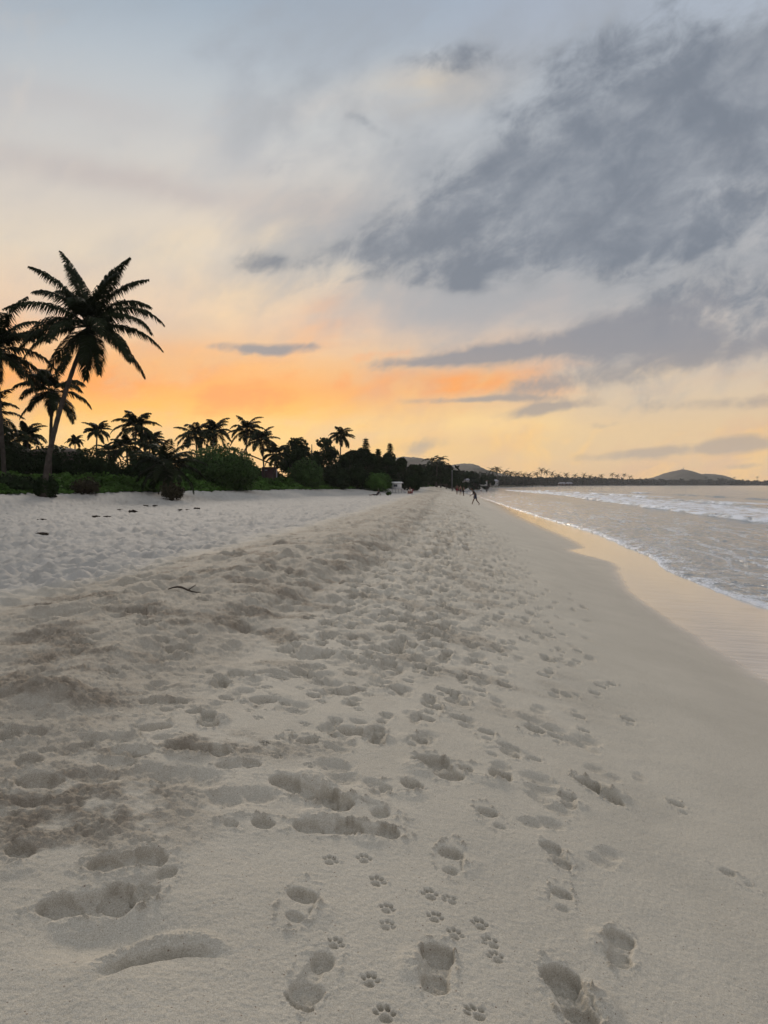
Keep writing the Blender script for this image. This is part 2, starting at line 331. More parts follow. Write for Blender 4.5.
def sand_material():
    m = new_mat('sand'); nt = m.node_tree; N = nt.nodes; L = nt.links; b = N['Principled BSDF']
    def at_(n): a = N.new('ShaderNodeAttribute'); a.attribute_name = n; return a.outputs['Fac']
    geo = N.new('ShaderNodeNewGeometry'); pos = geo.outputs['Position']
    def nz(scale, det=4, rough=.6, vec=None):
        n = N.new('ShaderNodeTexNoise'); n.inputs['Scale'].default_value = scale; n.inputs['Detail'].default_value = det; n.inputs['Roughness'].default_value = rough
        L.new(vec or pos, n.inputs['Vector']); return n.outputs['Fac']
    def mx(f, a, c, mode='MIX'):
        n = N.new('ShaderNodeMix'); n.data_type = 'RGBA'; n.blend_type = mode
        for s_, v in ((n.inputs[0], f), (n.inputs[6], a), (n.inputs[7], c)):
            if hasattr(v, 'is_output'): L.new(v, s_)
            else: s_.default_value = v
        return n.outputs[2]
    def mr(v, a, b_, c=0., d=1.):
        n = N.new('ShaderNodeMapRange'); L.new(v, n.inputs[0]); n.inputs[1].default_value = a; n.inputs[2].default_value = b_; n.inputs[3].default_value = c; n.inputs[4].default_value = d; return n.outputs[0]
    def ma(o, a, c):
        n = N.new('ShaderNodeMath'); n.operation = o
        for s_, v in ((n.inputs[0], a), (n.inputs[1], c)):
            if hasattr(v, 'is_output'): L.new(v, s_)
            else: s_.default_value = v
        return n.outputs[0]
    damp = mx(mr(nz(1.3, 5), .3, .7), (.455, .42, .345, 1), (.52, .48, .395, 1))
    dry = mx(mr(nz(.9, 5), .3, .7), (.355, .34, .305, 1), (.43, .41, .37, 1))
    col = mx(at_('dry'), damp, dry)
    col = mx(ma('MULTIPLY', at_('disturb_shade'), mr(nz(9, 4), .25, .7, .35, 1.)), col, (.265, .220, .165, 1))  # brown broken sand, plus shade painted into the hollows of the prints
    # grains
    g1 = nz(420, 2, .5); g2 = nz(140, 3, .7)
    col = mx(1.0, col, mx(mr(g1, .35, .68), (.70, .68, .66, 1), (1.20, 1.20, 1.20, 1)), 'MULTIPLY')
    col = mx(1.0, col, mx(mr(g2, .3, .7), (.86, .85, .83, 1), (1.1, 1.1, 1.1, 1)), 'MULTIPLY')
    # dark shell bits
    vo = N.new('ShaderNodeTexVoronoi'); vo.inputs['Scale'].default_value = 27; L.new(pos, vo.inputs['Vector'])
    col = mx(ma('LESS_THAN', vo.outputs['Distance'], .075), col, (.20, .15, .11, 1))
    # wet strip
    wet = at_('wet'); moist = at_('moist')
    col = mx(ma('MULTIPLY', moist, .28), col, (.40, .35, .285, 1))
    mp = N.new('ShaderNodeMapping'); L.new(pos, mp.inputs[0]); mp.inputs['Scale'].default_value = (.35, 3.6, 1); mp.inputs['Rotation'].default_value = (0, 0, math.radians(14))
    streak = nz(2.2, 5, .6, mp.outputs[0])
    wcol = mx(mr(streak, .35, .65), (.25, .225, .19, 1), (.38, .345, .295, 1))
    col = mx(wet, col, wcol)
    col = mx(at_('veg'), col, mx(nz(1.5, 4), (.05, .05, .025, 1), (.10, .085, .05, 1)))
    L.new(col, b.inputs['Base Color'])
    rn = N.new('ShaderNodeMix'); rn.data_type = 'FLOAT'; L.new(wet, rn.inputs[0]); rn.inputs[2].default_value = .95; L.new(mr(streak, .3, .7, .08, .26), rn.inputs[3])
    L.new(rn.outputs[0], b.inputs['Roughness'])
    sp = N.new('ShaderNodeMix'); sp.data_type = 'FLOAT'; L.new(wet, sp.inputs[0]); sp.inputs[2].default_value = .12; sp.inputs[3].default_value = .5
    L.new(sp.outputs[0], b.inputs['Specular IOR Level'])
    cw = N.new('ShaderNodeMath'); cw.operation = 'MULTIPLY'; L.new(wet, cw.inputs[0]); L.new(mr(streak, .36, .58, .62, 1.0), cw.inputs[1])
    L.new(cw.outputs[0], b.inputs['Coat Weight']); b.inputs['Coat Roughness'].default_value = .05; b.inputs['Coat IOR'].default_value = 1.7
    # bump: grains and crumbs on dry sand, faint ripples on the wet film
    hb = ma('ADD', ma('MULTIPLY', nz(200, 3, .7), .0024), ma('MULTIPLY', nz(48, 5, .7), ma('ADD', ma('MULTIPLY', at_('disturb_shade'), .018), .0036)))
    ws = nz(9, 4, .6, mp.outputs[0])
    hw = ma('MULTIPLY', ws, .0016)
    hm = N.new('ShaderNodeMix'); hm.data_type = 'FLOAT'; L.new(wet, hm.inputs[0]); L.new(hb, hm.inputs[2]); L.new(hw, hm.inputs[3])
    bp = N.new('ShaderNodeBump'); bp.inputs['Strength'].default_value = 1.0; bp.inputs['Distance'].default_value = 1.0
    L.new(hm.outputs[0], bp.inputs['Height']); L.new(bp.outputs[0], b.inputs['Normal']); L.new(bp.outputs[0], b.inputs['Coat Normal'])
    return m

# ------------------------------------------------------------------ the beach and land: one sheet round the viewpoint
rng = np.random.default_rng(7); random.seed(7)
def build_ground():
    th = np.radians(np.concatenate([np.arange(-38, 38, 0.072)]))
    side = np.radians(np.concatenate([np.linspace(38, 60, 60, endpoint=False), np.linspace(60, 180, 70)]))
    th = np.concatenate([-side[::-1][:-1], th, side[:-1]])       # closed ring
    nth = len(th)
    r = [0.004]
    while r[-1] < 3300:
        rr = r[-1]
        d = 0.25 if rr < .6 else 0.03 if rr < 1.2 else min(max(0.00062 * rr, 0.00125), 0.012) if rr < 120 else 0.03
        r.append(rr * (1 + d))
    r = np.array(r); nr = len(r)
    R, TH = np.meshgrid(r, th, indexing='ij')
    x = R * np.sin(TH); y = R * np.cos(TH)
    z = z_base(x, y)
    s = x - x_shore(y); near = 1 - sstep(R, 60, 160)
    # long soft relief
    land = 1 - sstep(s, -2.6, -0.8)
    z += fbm(x / 4.0, y / 6.0, 3, 3) * 0.075 * land * (1 - sstep(R, 150, 500))
    # low irregular scarp and mounds along the crest
    cr = np.exp(-((s + 6.0 + 1.0 * fbm(x / 9, y / 9, 40, 2)) / 1.6) ** 2)
    z += cr * near * (fbm(x / 0.8, y / 1.6, 11, 5, .65) * 0.13 + 0.02) * (0.35 + 0.65 * sstep(y, 3, 9))
    scarp = -5.5 + .55 * fbm(x / 3, y / 2.2, 45, 3) + .12 * fbm(x / .4, y / .4, 46, 3)
    z += .09 * (1 - sstep(s - scarp, -.12, .28)) * sstep(s, -8.2, -6.0) * near * sstep(y, 5, 9)
    # gullied seaward face below the crest
    fc = np.exp(-((s + 4.7) / .9) ** 2)
    z += fc * near * fbm(x / 1.6, y / .7, 21, 3, ) * 0.07 * sstep(y, 5, 10)
    # zones
    dry = 1 - sstep(s + 0.9 * fbm(x / 2.5, y / 2.5, 5, 4) + 0.35 * fbm(x / .5, y / .5, 6, 3), -9.2, -7.9)
    dry_near = sstep(R, 4, 7); dry = dry * dry_near
    path = np.exp(-((s + 4.0 + 0.35 * fbm(x / 2, y / 4, 8, 2)) / 1.35) ** 4)
    crest_band = sstep(s, -9.0, -7.6) * (1 - sstep(s, -5.6, -4.6))
    patch = sstep(fbm(x / .95, y / .8, 31, 4, .6), 0.00, 0.32)
    disturb_shade = np.clip(crest_band * (0.50 + 0.50 * patch) * sstep(R, 2.2, 3.2) + path * patch * 0.55 * sstep(R, 4.2, 6.5), 0, 1)
    disturb_shade *= (1 - dry * .8)
    # a rubbly trampled tongue at lower left
    tongue = np.exp(-(((x + 1.42) / .62) ** 2 + ((y - 3.1) / .48) ** 2) ** 1.5)
    tongue2 = np.exp(-(((x + 1.1) / .75) ** 2 + ((y - 3.85 - .25 * (x + 1.1)) / .22) ** 2) ** 1.5)
    tongue = np.maximum(tongue, tongue2 * .8)
    tp = tongue * sstep(fbm(x / .35, y / .3, 33, 4, .6), -.35, .1)
    disturb_shade = np.maximum(disturb_shade, tp)
    near2 = 1 - sstep(R, 14, 30)
    # rubble relief
    rub = fbm(x / .13, y / .13, 51, 4, .65) * 0.026 + fbm(x / .045, y / .045, 55, 3, .6) * 0.013
    z += disturb_shade * rub * (1 - .4 * sstep(R, 8, 20))
    # hollows of trampling: everywhere on dry sand, dense on path and crest
    p1 = pits(x, y, .34, 61, .10, 1.5); p2 = pits(x, y, .26, 67, .065, 1.4); p3 = pits(x, y, .55, 71, .17, 1.4)
    near3 = 1 - sstep(R, 70, 150)
    p4 = pits(x, y, .42, 73, .12, 1.6)
    z += dry * near3 * (p1 * .044 + p3 * .058 + p4 * .046 + fbm(x / .28, y / .28, 77, 4, .65) * .040)
    pm = .25 + .75 * sstep(fbm(x / 1.1, y / 1.4, 72, 3), -.15, .25)
    farpath = sstep(R, 8, 17) * pm
    z += path * near3 * (p1 * .045 * farpath + p2 * .050 * farpath + fbm(x / .11, y / .11, 69, 3, .6) * .014 * sstep(R, 5, 8) + p4 * .05 * sstep(R, 14, 22))
    z += crest_band * near3 * (p1 * .045 + p3 * .045 + p4 * .03) * (0.25 + .75 * sstep(R, 6.5, 10)) * pm
    z += crest_band * near3 * sstep(R, 3.5, 6) * fbm(x / .10, y / .10, 88, 3, .6) * .026 * (.4 + .6 * patch)
    disturb_shade = np.maximum(disturb_shade, np.clip(-(p1) * 1.3, 0, 1) * np.maximum(path, crest_band) * farpath)  # trampled hollows also coloured darker: painted shade for contrast
    disturb_shade = np.maximum(disturb_shade, np.clip(-(p2) * 1.3, 0, 1) * path * farpath * .9)  # same painted shade in the smaller path hollows
    # soft undulations of the firm sand
    firm = np.clip(1 - dry - disturb_shade, 0, 1) * (1 - sstep(s, -2.2, -1.2))
    z += firm * near2 * fbm(x / .45, y / .45, 81, 3) * .010
    z += near2 * (1 - sstep(s, -1.6, -.4)) * fbm(x / .06, y / .06, 84, 2) * .0016
    # ---- stamps
    T_ = {}
    def template(kind, seed):
        n = 150; half = 0.28 if kind != 'paw' else .085; g = np.linspace(-half, half, n); U, V = np.meshgrid(g, g, indexing='ij')   # u across, v along (toes +v)
        ws = (0.009, .013, .008, .012)[seed % 4] * (.6 if kind == 'bare' else 1) if kind != 'paw' else (.0018, .004, .0026, .0055)[seed % 4]
        Uw = U + ws * fbm(U / .05 + seed * 9, V / .05, 100 + seed, 3) ; Vw = V + ws * fbm(U / .05, V / .05 + seed * 5, 140 + seed, 3)
        def el(cu, cv, ru, rv, sharp=.16, rot=0):
            c, s_ = math.cos(rot), math.sin(rot); a = (Uw - cu) * c + (Vw - cv) * s_; b = -(Uw - cu) * s_ + (Vw - cv) * c
            d = np.sqrt((a / ru) ** 2 + (b / rv) ** 2); return 1 - sstep(d, 1 - sharp, 1 + sharp)
        if kind == 'bare':
            dep = np.maximum.reduce([el(0, -.085, .034, .046, .22) * .030, el(.010, -.01, .026, .085, .35) * .014, el(-.002, .062, .047, .048, .2) * .026,
                                     el(-.030, .122, .015, .018) * .026, el(-.006, .132, .011, .014) * .022, el(.013, .128, .010, .013) * .021, el(.029, .118, .0095, .012) * .019, el(.042, .104, .009, .011) * .017])
            body = el(0, .01, .055, .145, .25)
        elif kind == 'heavy':       # deep print, toes dug in, plate pushed up beside it
            dep = np.maximum.reduce([el(0, -.075, .045, .058, .12) * .040, el(.0, .0, .042, .09, .25) * .026, el(-.002, .07, .058, .052, .13) * .044])
            body = el(0, 0, .062, .13, .25)
        elif kind == 'half':        # heel hollow and a separate ball hollow
            dep = np.maximum.reduce([el(.01, -.10, .030, .026, .3) * .020, el(0, .035, .050, .045, .14) * .036])
            body = el(0, .01, .055, .11, .3)
        elif kind == 'soft':
            dep = np.maximum.reduce([el(0, -.07, .05, .06, .55) * .022, el(0, .05, .058, .06, .55) * .022])
            body = el(0, 0, .06, .13, .4)
        elif kind == 'paw':
            dep = np.maximum.reduce([el(0, -.018, .017, .012, .25) * .015, el(0, -.010, .011, .012, .3) * .014, el(-.025, .008, .0075, .011, .2, .4) * .013, el(-.010, .027, .0075, .012, .2, .1) * .015, el(.010, .027, .0075, .012, .2, -.1) * .015, el(.025, .007, .0075, .011, .2, -.4) * .013])
            body = el(0, 0, .035, .04, .3)
        dist = np.sqrt((Uw / (.062 if kind != 'paw' else .04)) ** 2 + (Vw / (.15 if kind != 'paw' else .045)) ** 2)
        patchy = sstep(fbm(U / .04 + seed * 7, V / .04, 260 + seed, 3), -.10, .25)
        ring = np.exp(-((dist - 1.15) / .16) ** 2) * patchy
        side = .5 + .5 * np.sin(np.arctan2(V, U) + seed * 2.1)
        rough = fbm(U / .028 + seed * 3, V / .028, 200 + seed, 4, .7)
        amp = {'bare': .005, 'heavy': .011, 'half': .008, 'soft': .004, 'paw': .002}[kind]
        clod = np.clip(fbm(U / .016 + seed, V / .016, 280 + seed, 2), .12, 1) - .12
        h = -dep * (1 + .45 * rough) + (np.clip(dep * 30, 0, 1) * .35 + ring) * clod * (.020 if kind != 'paw' else .004) + ring * amp * (.25 + side) * (1 + 2.2 * rough) * (1 - body * .5)
        crk = np.clip(1 - np.abs(fbm(U / .035 + seed * 4, V / .035, 300 + seed, 2)) / .055, 0, 1)
        if kind != 'paw': h -= crk * np.exp(-((dist - 1.2) / .35) ** 2) * patchy * .009
        if kind in ('heavy', 'half'):      # crusty plate lifted on one side, with a crack
            sd = 1 if seed % 2 else -1
            plate = np.exp(-(((U - sd * .085) / .045) ** 2 + ((V + .02) / .075) ** 2) ** 2)
            h += plate * (.017 if kind == 'heavy' else .008) * (1 + .7 * rough)
            crack = np.exp(-((U - sd * .052 - .012 * fbm(V / .04 + seed, V * 0, 230 + seed, 2)) / .0035) ** 2) * np.exp(-(V / .08) ** 4)
            h -= crack * .014
        fade = (1 - sstep(np.abs(U), half * .75, half * .97)) * (1 - sstep(np.abs(V), half * .75, half * .97))
        dst_shade = np.clip(ring * (.2 + side) * (.3 + 2 * rough) * .7, 0, 1) * (0 if kind in ('paw', 'bare', 'soft') else 1) + np.clip(dep * 9, 0, .28)  # broken rim sand, then shade painted into the print, darker with depth
        return (h * fade).astype(np.float32), (np.clip(dst_shade, 0, 1) * fade).astype(np.float32), half, n
    for kd in ('bare', 'heavy', 'half', 'soft', 'paw'):
        T_[kd] = [template(kd, k) for k in range(4)]
    th_sorted = th
    def stamp(kind, cx, cy, ang, sc_=1.0, var=0, dep=1.0, flip=False, wid=1.0):
        h, dd, half, n = T_[kind][var % 4]
        rad = half * sc_ * 1.42; rc = math.hypot(cx, cy); tcn = math.atan2(cx, cy)
        if rc - rad < .3: return
        i0, i1 = np.searchsorted(r, rc - rad), np.searchsorted(r, rc + rad)
        da = math.asin(min(.99, rad / rc)); j0, j1 = np.searchsorted(th_sorted, tcn - da), np.searchsorted(th_sorted, tcn + da)
        if i1 - i0 < 2 or j1 - j0 < 2: return
        dx = x[i0:i1, j0:j1] - cx; dy = y[i0:i1, j0:j1] - cy
        ca, sa = math.cos(ang), math.sin(ang)                  # ang: heading measured from +y clockwise
        v = (dx * sa + dy * ca) / sc_; u = (dx * ca - dy * sa) / sc_ / wid
        if flip: u = -u
        gu = (u + half) / (2 * half) * (n - 1); gv = (v + half) / (2 * half) * (n - 1)
        ok = (gu > 0) & (gu < n - 1.01) & (gv > 0) & (gv < n - 1.01)
        gu = np.clip(gu, 0, n - 1.01); gv = np.clip(gv, 0, n - 1.01)
        a = gu.astype(int); b = gv.astype(int); fu = gu - a; fv = gv - b
        def bi(t): return (t[a, b] * (1 - fu) + t[a + 1, b] * fu) * (1 - fv) + (t[a, b + 1] * (1 - fu) + t[a + 1, b + 1] * fu) * fv
        z[i0:i1, j0:j1] += np.where(ok, bi(h) * sc_ * dep, 0)
        disturb_shade[i0:i1, j0:j1] = np.maximum(disturb_shade[i0:i1, j0:j1], np.where(ok, bi(dd), 0))
    def gpx(px, py):                   # where the view ray of a spot meets the beach
        dx = (px - 384) / FPX; dz = (HORIZON - py) / FPX
        # rays in the tilted camera: convert exactly
        v = Vector(((px - 384) / FPX, 1, (512 - py) / FPX)); c, s_ = math.cos(PITCH), math.sin(PITCH)
        d = Vector((v.x, v.y * c + v.z * s_, -v.y * s_ + v.z * c))
        t = 1.5 / max(1e-4, -d.z)
        for _ in range(25):
            p = CAM + d * t; t += (zg(p.x, p.y) - p.z) / d.z * .8
        p = CAM + d * t; return p.x, p.y
    hero = [('heavy', 437, 972, 8, .98, 0, 1.0), ('bare', 313, 982, 195, 1.0, 1, 1.15), ('half', 300, 905, 10, 1.0, 1, 1.1), ('heavy', 570, 998, -8, 1.15, 1, 1.3), ('heavy', 620, 950, 20, .95, 2, .8),
            ('half', 561, 900, 15, .85, 0, .9), ('heavy', 556, 858, -10, .85, 1, .9), ('half', 450, 862, 10, 1.0, 3, 1.2), ('half', 490, 820, -15, .95, 0, 1.0), ('heavy', 568, 802, 10, .8, 3, .9), ('soft', 502, 771, 5, .9, 0, 1.2),
            ('soft', 543, 826, 70, .9, 1, 1.1), ('half', 733, 875, -40, .75, 1, .7), ('half', 678, 803, 5, .85, 0, .9), ('soft', 640, 775, 20, .7, 2, .7), ('half', 405, 790, 60, 1.2, 1, 1.3), ('heavy', 330, 832, 75, 1.2, 0, .9), ('heavy', 372, 836, 80, 1.0, 3, .9),
            ('soft', 540, 706, 20, 1, 2, 1), ('half', 486, 733, 10, 1, 1, 1.1), ('heavy', 350, 690, 60, 1.0, 0, .9), ('half', 395, 690, 15, 1.0, 2, 1), ('half', 555, 735, 10, .9, 3, 1), ('half', 585, 728, 0, .8, 2, 1), ('heavy', 165, 705, 70, 1.1, 2, .8), ('half', 215, 680, 80, .9, 0, .9),
            ('heavy', 200, 755, 85, 1.3, 1, 1.0), ('half', 255, 828, 75, 1.0, 2, 1.1), ('soft', 110, 742, 80, 1.1, 1, 1), ('half', 30, 735, 60, 1.0, 3, 1), ('soft', 130, 780, 70, 1.5, 0, .8), ('heavy', 240, 770, 60, .9, 2, .7), ('half', 10, 860, 30, 1.1, 3, 1), ('heavy', 130, 865, 60, 1.1, 1, 1), ('heavy', 90, 905, 70, 1.2, 3, 1)]
    for k, px, py, a, sz, vv, dp in hero:
        gx_, gy_ = gpx(px, py); stamp(k, gx_, gy_, math.radians(a), sz, vv, dp * .78)
    for px, py, a in [(387, 914, 0), (387, 931, 10), (450, 905, -20), (435, 923, 20), (480, 929, -15), (491, 947, -20), (370, 986, 5), (335, 948, 10), (364, 864, 0), (377, 886, 5), (385, 1020, -10), (476, 1019, -20), (430, 900, 0), (496, 962, 0), (455, 940, 30),
                      (265, 748, 0), (290, 735, 10), (258, 722, 0), (285, 705, 10), (300, 690, 0), (268, 690, 0), (330, 865, 0), (310, 770, 0)]:
        gx_, gy_ = gpx(px, py); stamp('paw', gx_, gy_, math.radians(a + (px * 37 % 31) - 15), .85 + .02 * (px % 9), (px + py) % 4, .75 + .1 * (py % 7))
    # the big scooped crescent at lower left, with a smooth hollow above it
    cx, cy = gpx(160, 962)
    u = (x - cx) * .9 + (y - cy) * .45; v = -(x - cx) * .45 + (y - cy) * .9
    dcur = v + 1.9 * u ** 2 - .03
    z -= .042 * (1 - sstep(np.abs(dcur + .012 * fbm(x / .05, y / .05, 94, 3)), .006, .032)) * np.exp(-(u / .15) ** 4)
    z += .026 * np.exp(-((dcur - .065) / .035) ** 2) * np.exp(-(u / .18) ** 4) * (1 + .8 * fbm(x / .03, y / .03, 93, 3, .6))
    cx, cy = gpx(112, 938)
    z -= .040 * np.exp(-(((x - cx) / .22) ** 2 + ((y - cy) / .11) ** 2))
    cx, cy = gpx(40, 700)
    z += .07 * np.exp(-(((x - cx) / .25) ** 2 + ((y - cy - .1) / .2) ** 2)) * (1 + .5 * fbm(x / .08, y / .08, 91, 3)) * 1.0
    # walkers' tracks: strings of prints roughly along the shore
    kinds = ['heavy', 'half', 'soft', 'bare', 'soft', 'half']
    for w in range(84):
        off = rng.normal(-3.95, .85) if w < 62 else rng.uniform(-7.5, -2.3)
        off = min(off, -1.95)
        y0 = rng.uniform(3.8, 10) if w % 3 else rng.uniform(1.8, 4); yy = y0; y1 = min(45, y0 + rng.exponential(22) + 6)
        drift = rng.normal(0, .03); kd0 = kinds[rng.integers(0, 6)]; sgn = 1 if rng.random() < .55 else -1; size = rng.uniform(.82, 1.08); k = 0
        while yy < y1:
            side = .085 if k % 2 else -.085
            o2 = off + drift * (yy - y0) + .12 * math.sin(yy * .7 + w)
            xx = float(x_shore(yy)) + o2 + side
            hd = math.atan2(float(x_shore(yy + .5) - x_shore(yy)), .5) + drift
            if sgn < 0: hd += math.pi
            kd = kd0 if rng.random() < .6 else kinds[rng.integers(0, 6)]
            dens = .9 if yy > 6 else (.5 if yy > 4.2 else .07)
            if rng.random() < dens:
                stamp(kd, xx + rng.normal(0, .03), yy + rng.normal(0, .04), hd + rng.normal(0, .2), size * rng.uniform(.92, 1.08), int(rng.integers(0, 4)), rng.uniform(.6, 1.15), k % 2 == 0)
            yy += rng.uniform(.52, .72); k += 1
    for w in range(12):                # dogs
        off = rng.normal(-3.9, .7); yy = rng.uniform(3.6, 9); y1 = yy + rng.uniform(4, 12); k = 0
        while yy < y1:
            xx = float(x_shore(yy)) + off + (.05 if k % 2 else -.05)
            stamp('paw', xx + rng.normal(0, .015), yy, rng.normal(.1, .2), rng.uniform(.8, 1.0), k % 4, 1.0)
            yy += rng.uniform(.13, .30); k += 1
    for w in range(260):               # scattered scuffs
        yy = 3.2 * math.exp(rng.uniform(0, 2.2)); off = rng.uniform(-9, -2.4)
        stamp(kinds[rng.integers(0, 6)], float(x_shore(yy)) + off, yy, rng.uniform(0, 6.28), rng.uniform(.8, 1.5), int(rng.integers(0, 4)), rng.uniform(.6, 1.1), wid=rng.uniform(.9, 1.4))
    # fine crumbs where disturbed
    z += disturb_shade * near2 * fbm(x / .028, y / .028, 95, 3, .7) * .0085
    # clods thrown up where the sand is broken, small lumps elsewhere
    nr9 = 1 - sstep(R, 7, 12)
    z -= pits(x, y, .045, 103, .013, 1.2) * .011 * nr9 * np.clip(disturb_shade * 1.6, 0, 1) * sstep(fbm(x / .12, y / .12, 107, 2), -.1, .2)
    z += nr9 * (1 - sstep(s, -1.8, -.6)) * fbm(x / .022, y / .022, 109, 3, .65) * .0028
    # wetness
    xw = x_wet(y) + .05 * fbm(x * 0 + 3, y / .8, 97, 3) * (1 + R / 20)
    blur = np.maximum(.22, R * .014)
    wet = sstep((x - xw) / blur, -.6, 1.2)
    moist = sstep(x - xw, -2.2 - R * .01, -.1)
    veg = 1 - sstep(x - x_veg(y) + fbm(x / 5, y / 5, 99, 3) * 1.2, -.8, .4)
    veg = np.maximum(veg, sstep(y, 420, 520) * (x < x_shore(y) - 6))
    verts = np.stack([x, y, z], -1).reshape(-1, 3)
    i = np.arange(nr - 1)[:, None]; j = np.arange(nth)[None, :]; j2 = (j + 1) % nth
    faces = np.stack([i * nth + j, (i + 1) * nth + j, (i + 1) * nth + j2, i * nth + j2], -1).reshape(-1, 4)
    faces = faces[:, ::-1]
    me = mesh_from('beach_sand', verts, faces, [sand_material()], True)
    pad = lambda a: a.reshape(-1)
    attr(me, 'dry', pad(dry)); attr(me, 'disturb_shade', pad(np.clip(disturb_shade, 0, 1))); attr(me, 'wet', pad(wet)); attr(me, 'moist', pad(moist)); attr(me, 'veg', pad(veg))
    o = link('beach_sand', me); tag(o, 'pale trampled sand beach full of footprints', kind='structure')
    return o
build_ground()

# ------------------------------------------------------------------ the sea
def water_material():
    m = new_mat('sea_water'); nt = m.node_tree; N = nt.nodes; L = nt.links; b = N['Principled BSDF']
    b.inputs['Base Color'].default_value = (.25, .28, .29, 1); b.inputs['Roughness'].default_value = .10; b.inputs['IOR'].default_value = 1.34
    geo = N.new('ShaderNodeNewGeometry')
    mp = N.new('ShaderNodeMapping'); L.new(geo.outputs['Position'], mp.inputs[0]); mp.inputs['Scale'].default_value = (1.0, .55, 1); mp.inputs['Rotation'].default_value = (0, 0, math.radians(12))
    n1 = N.new('ShaderNodeTexNoise'); n1.inputs['Scale'].default_value = 2.2; n1.inputs['Detail'].default_value = 6; n1.inputs['Roughness'].default_value = .6; L.new(mp.outputs[0], n1.inputs['Vector'])
    bp = N.new('ShaderNodeBump'); bp.inputs['Distance'].default_value = .34; bp.inputs['Strength'].default_value = 1; L.new(n1.outputs['Fac'], bp.inputs['Height']); L.new(bp.outputs[0], b.inputs['Normal'])
    f = N.new('ShaderNodeBsdfPrincipled'); f.inputs['Base Color'].default_value = (.68, .71, .75, 1); f.inputs['Roughness'].default_value = .8
    n2 = N.new('ShaderNodeTexNoise'); n2.inputs['Scale'].default_value = 14; n2.inputs['Detail'].default_value = 6; n2.inputs['Roughness'].default_value = .7; L.new(geo.outputs['Position'], n2.inputs['Vector'])
    bp2 = N.new('ShaderNodeBump'); bp2.inputs['Distance'].default_value = .06; L.new(n2.outputs['Fac'], bp2.inputs['Height']); L.new(bp2.outputs[0], f.inputs['Normal'])
    a = N.new('ShaderNodeAttribute'); a.attribute_name = 'foam'
    ad = N.new('ShaderNodeMath'); ad.operation = 'MULTIPLY_ADD'; L.new(n2.outputs['Fac'], ad.inputs[0]); ad.inputs[1].default_value = 1.3; L.new(a.outputs['Fac'], ad.inputs[2])
    mr = N.new('ShaderNodeMapRange'); mr.interpolation_type = 'SMOOTHSTEP'; L.new(ad.outputs[0], mr.inputs[0]); mr.inputs[1].default_value = .98; mr.inputs[2].default_value = 1.32; mr.inputs[4].default_value = .93
    mix = N.new('ShaderNodeMixShader'); L.new(mr.outputs[0], mix.inputs[0]); L.new(b.outputs[0], mix.inputs[1]); L.new(f.outputs[0], mix.inputs[2])
    L.new(mix.outputs[0], N['Material Output'].inputs[0])
    return m
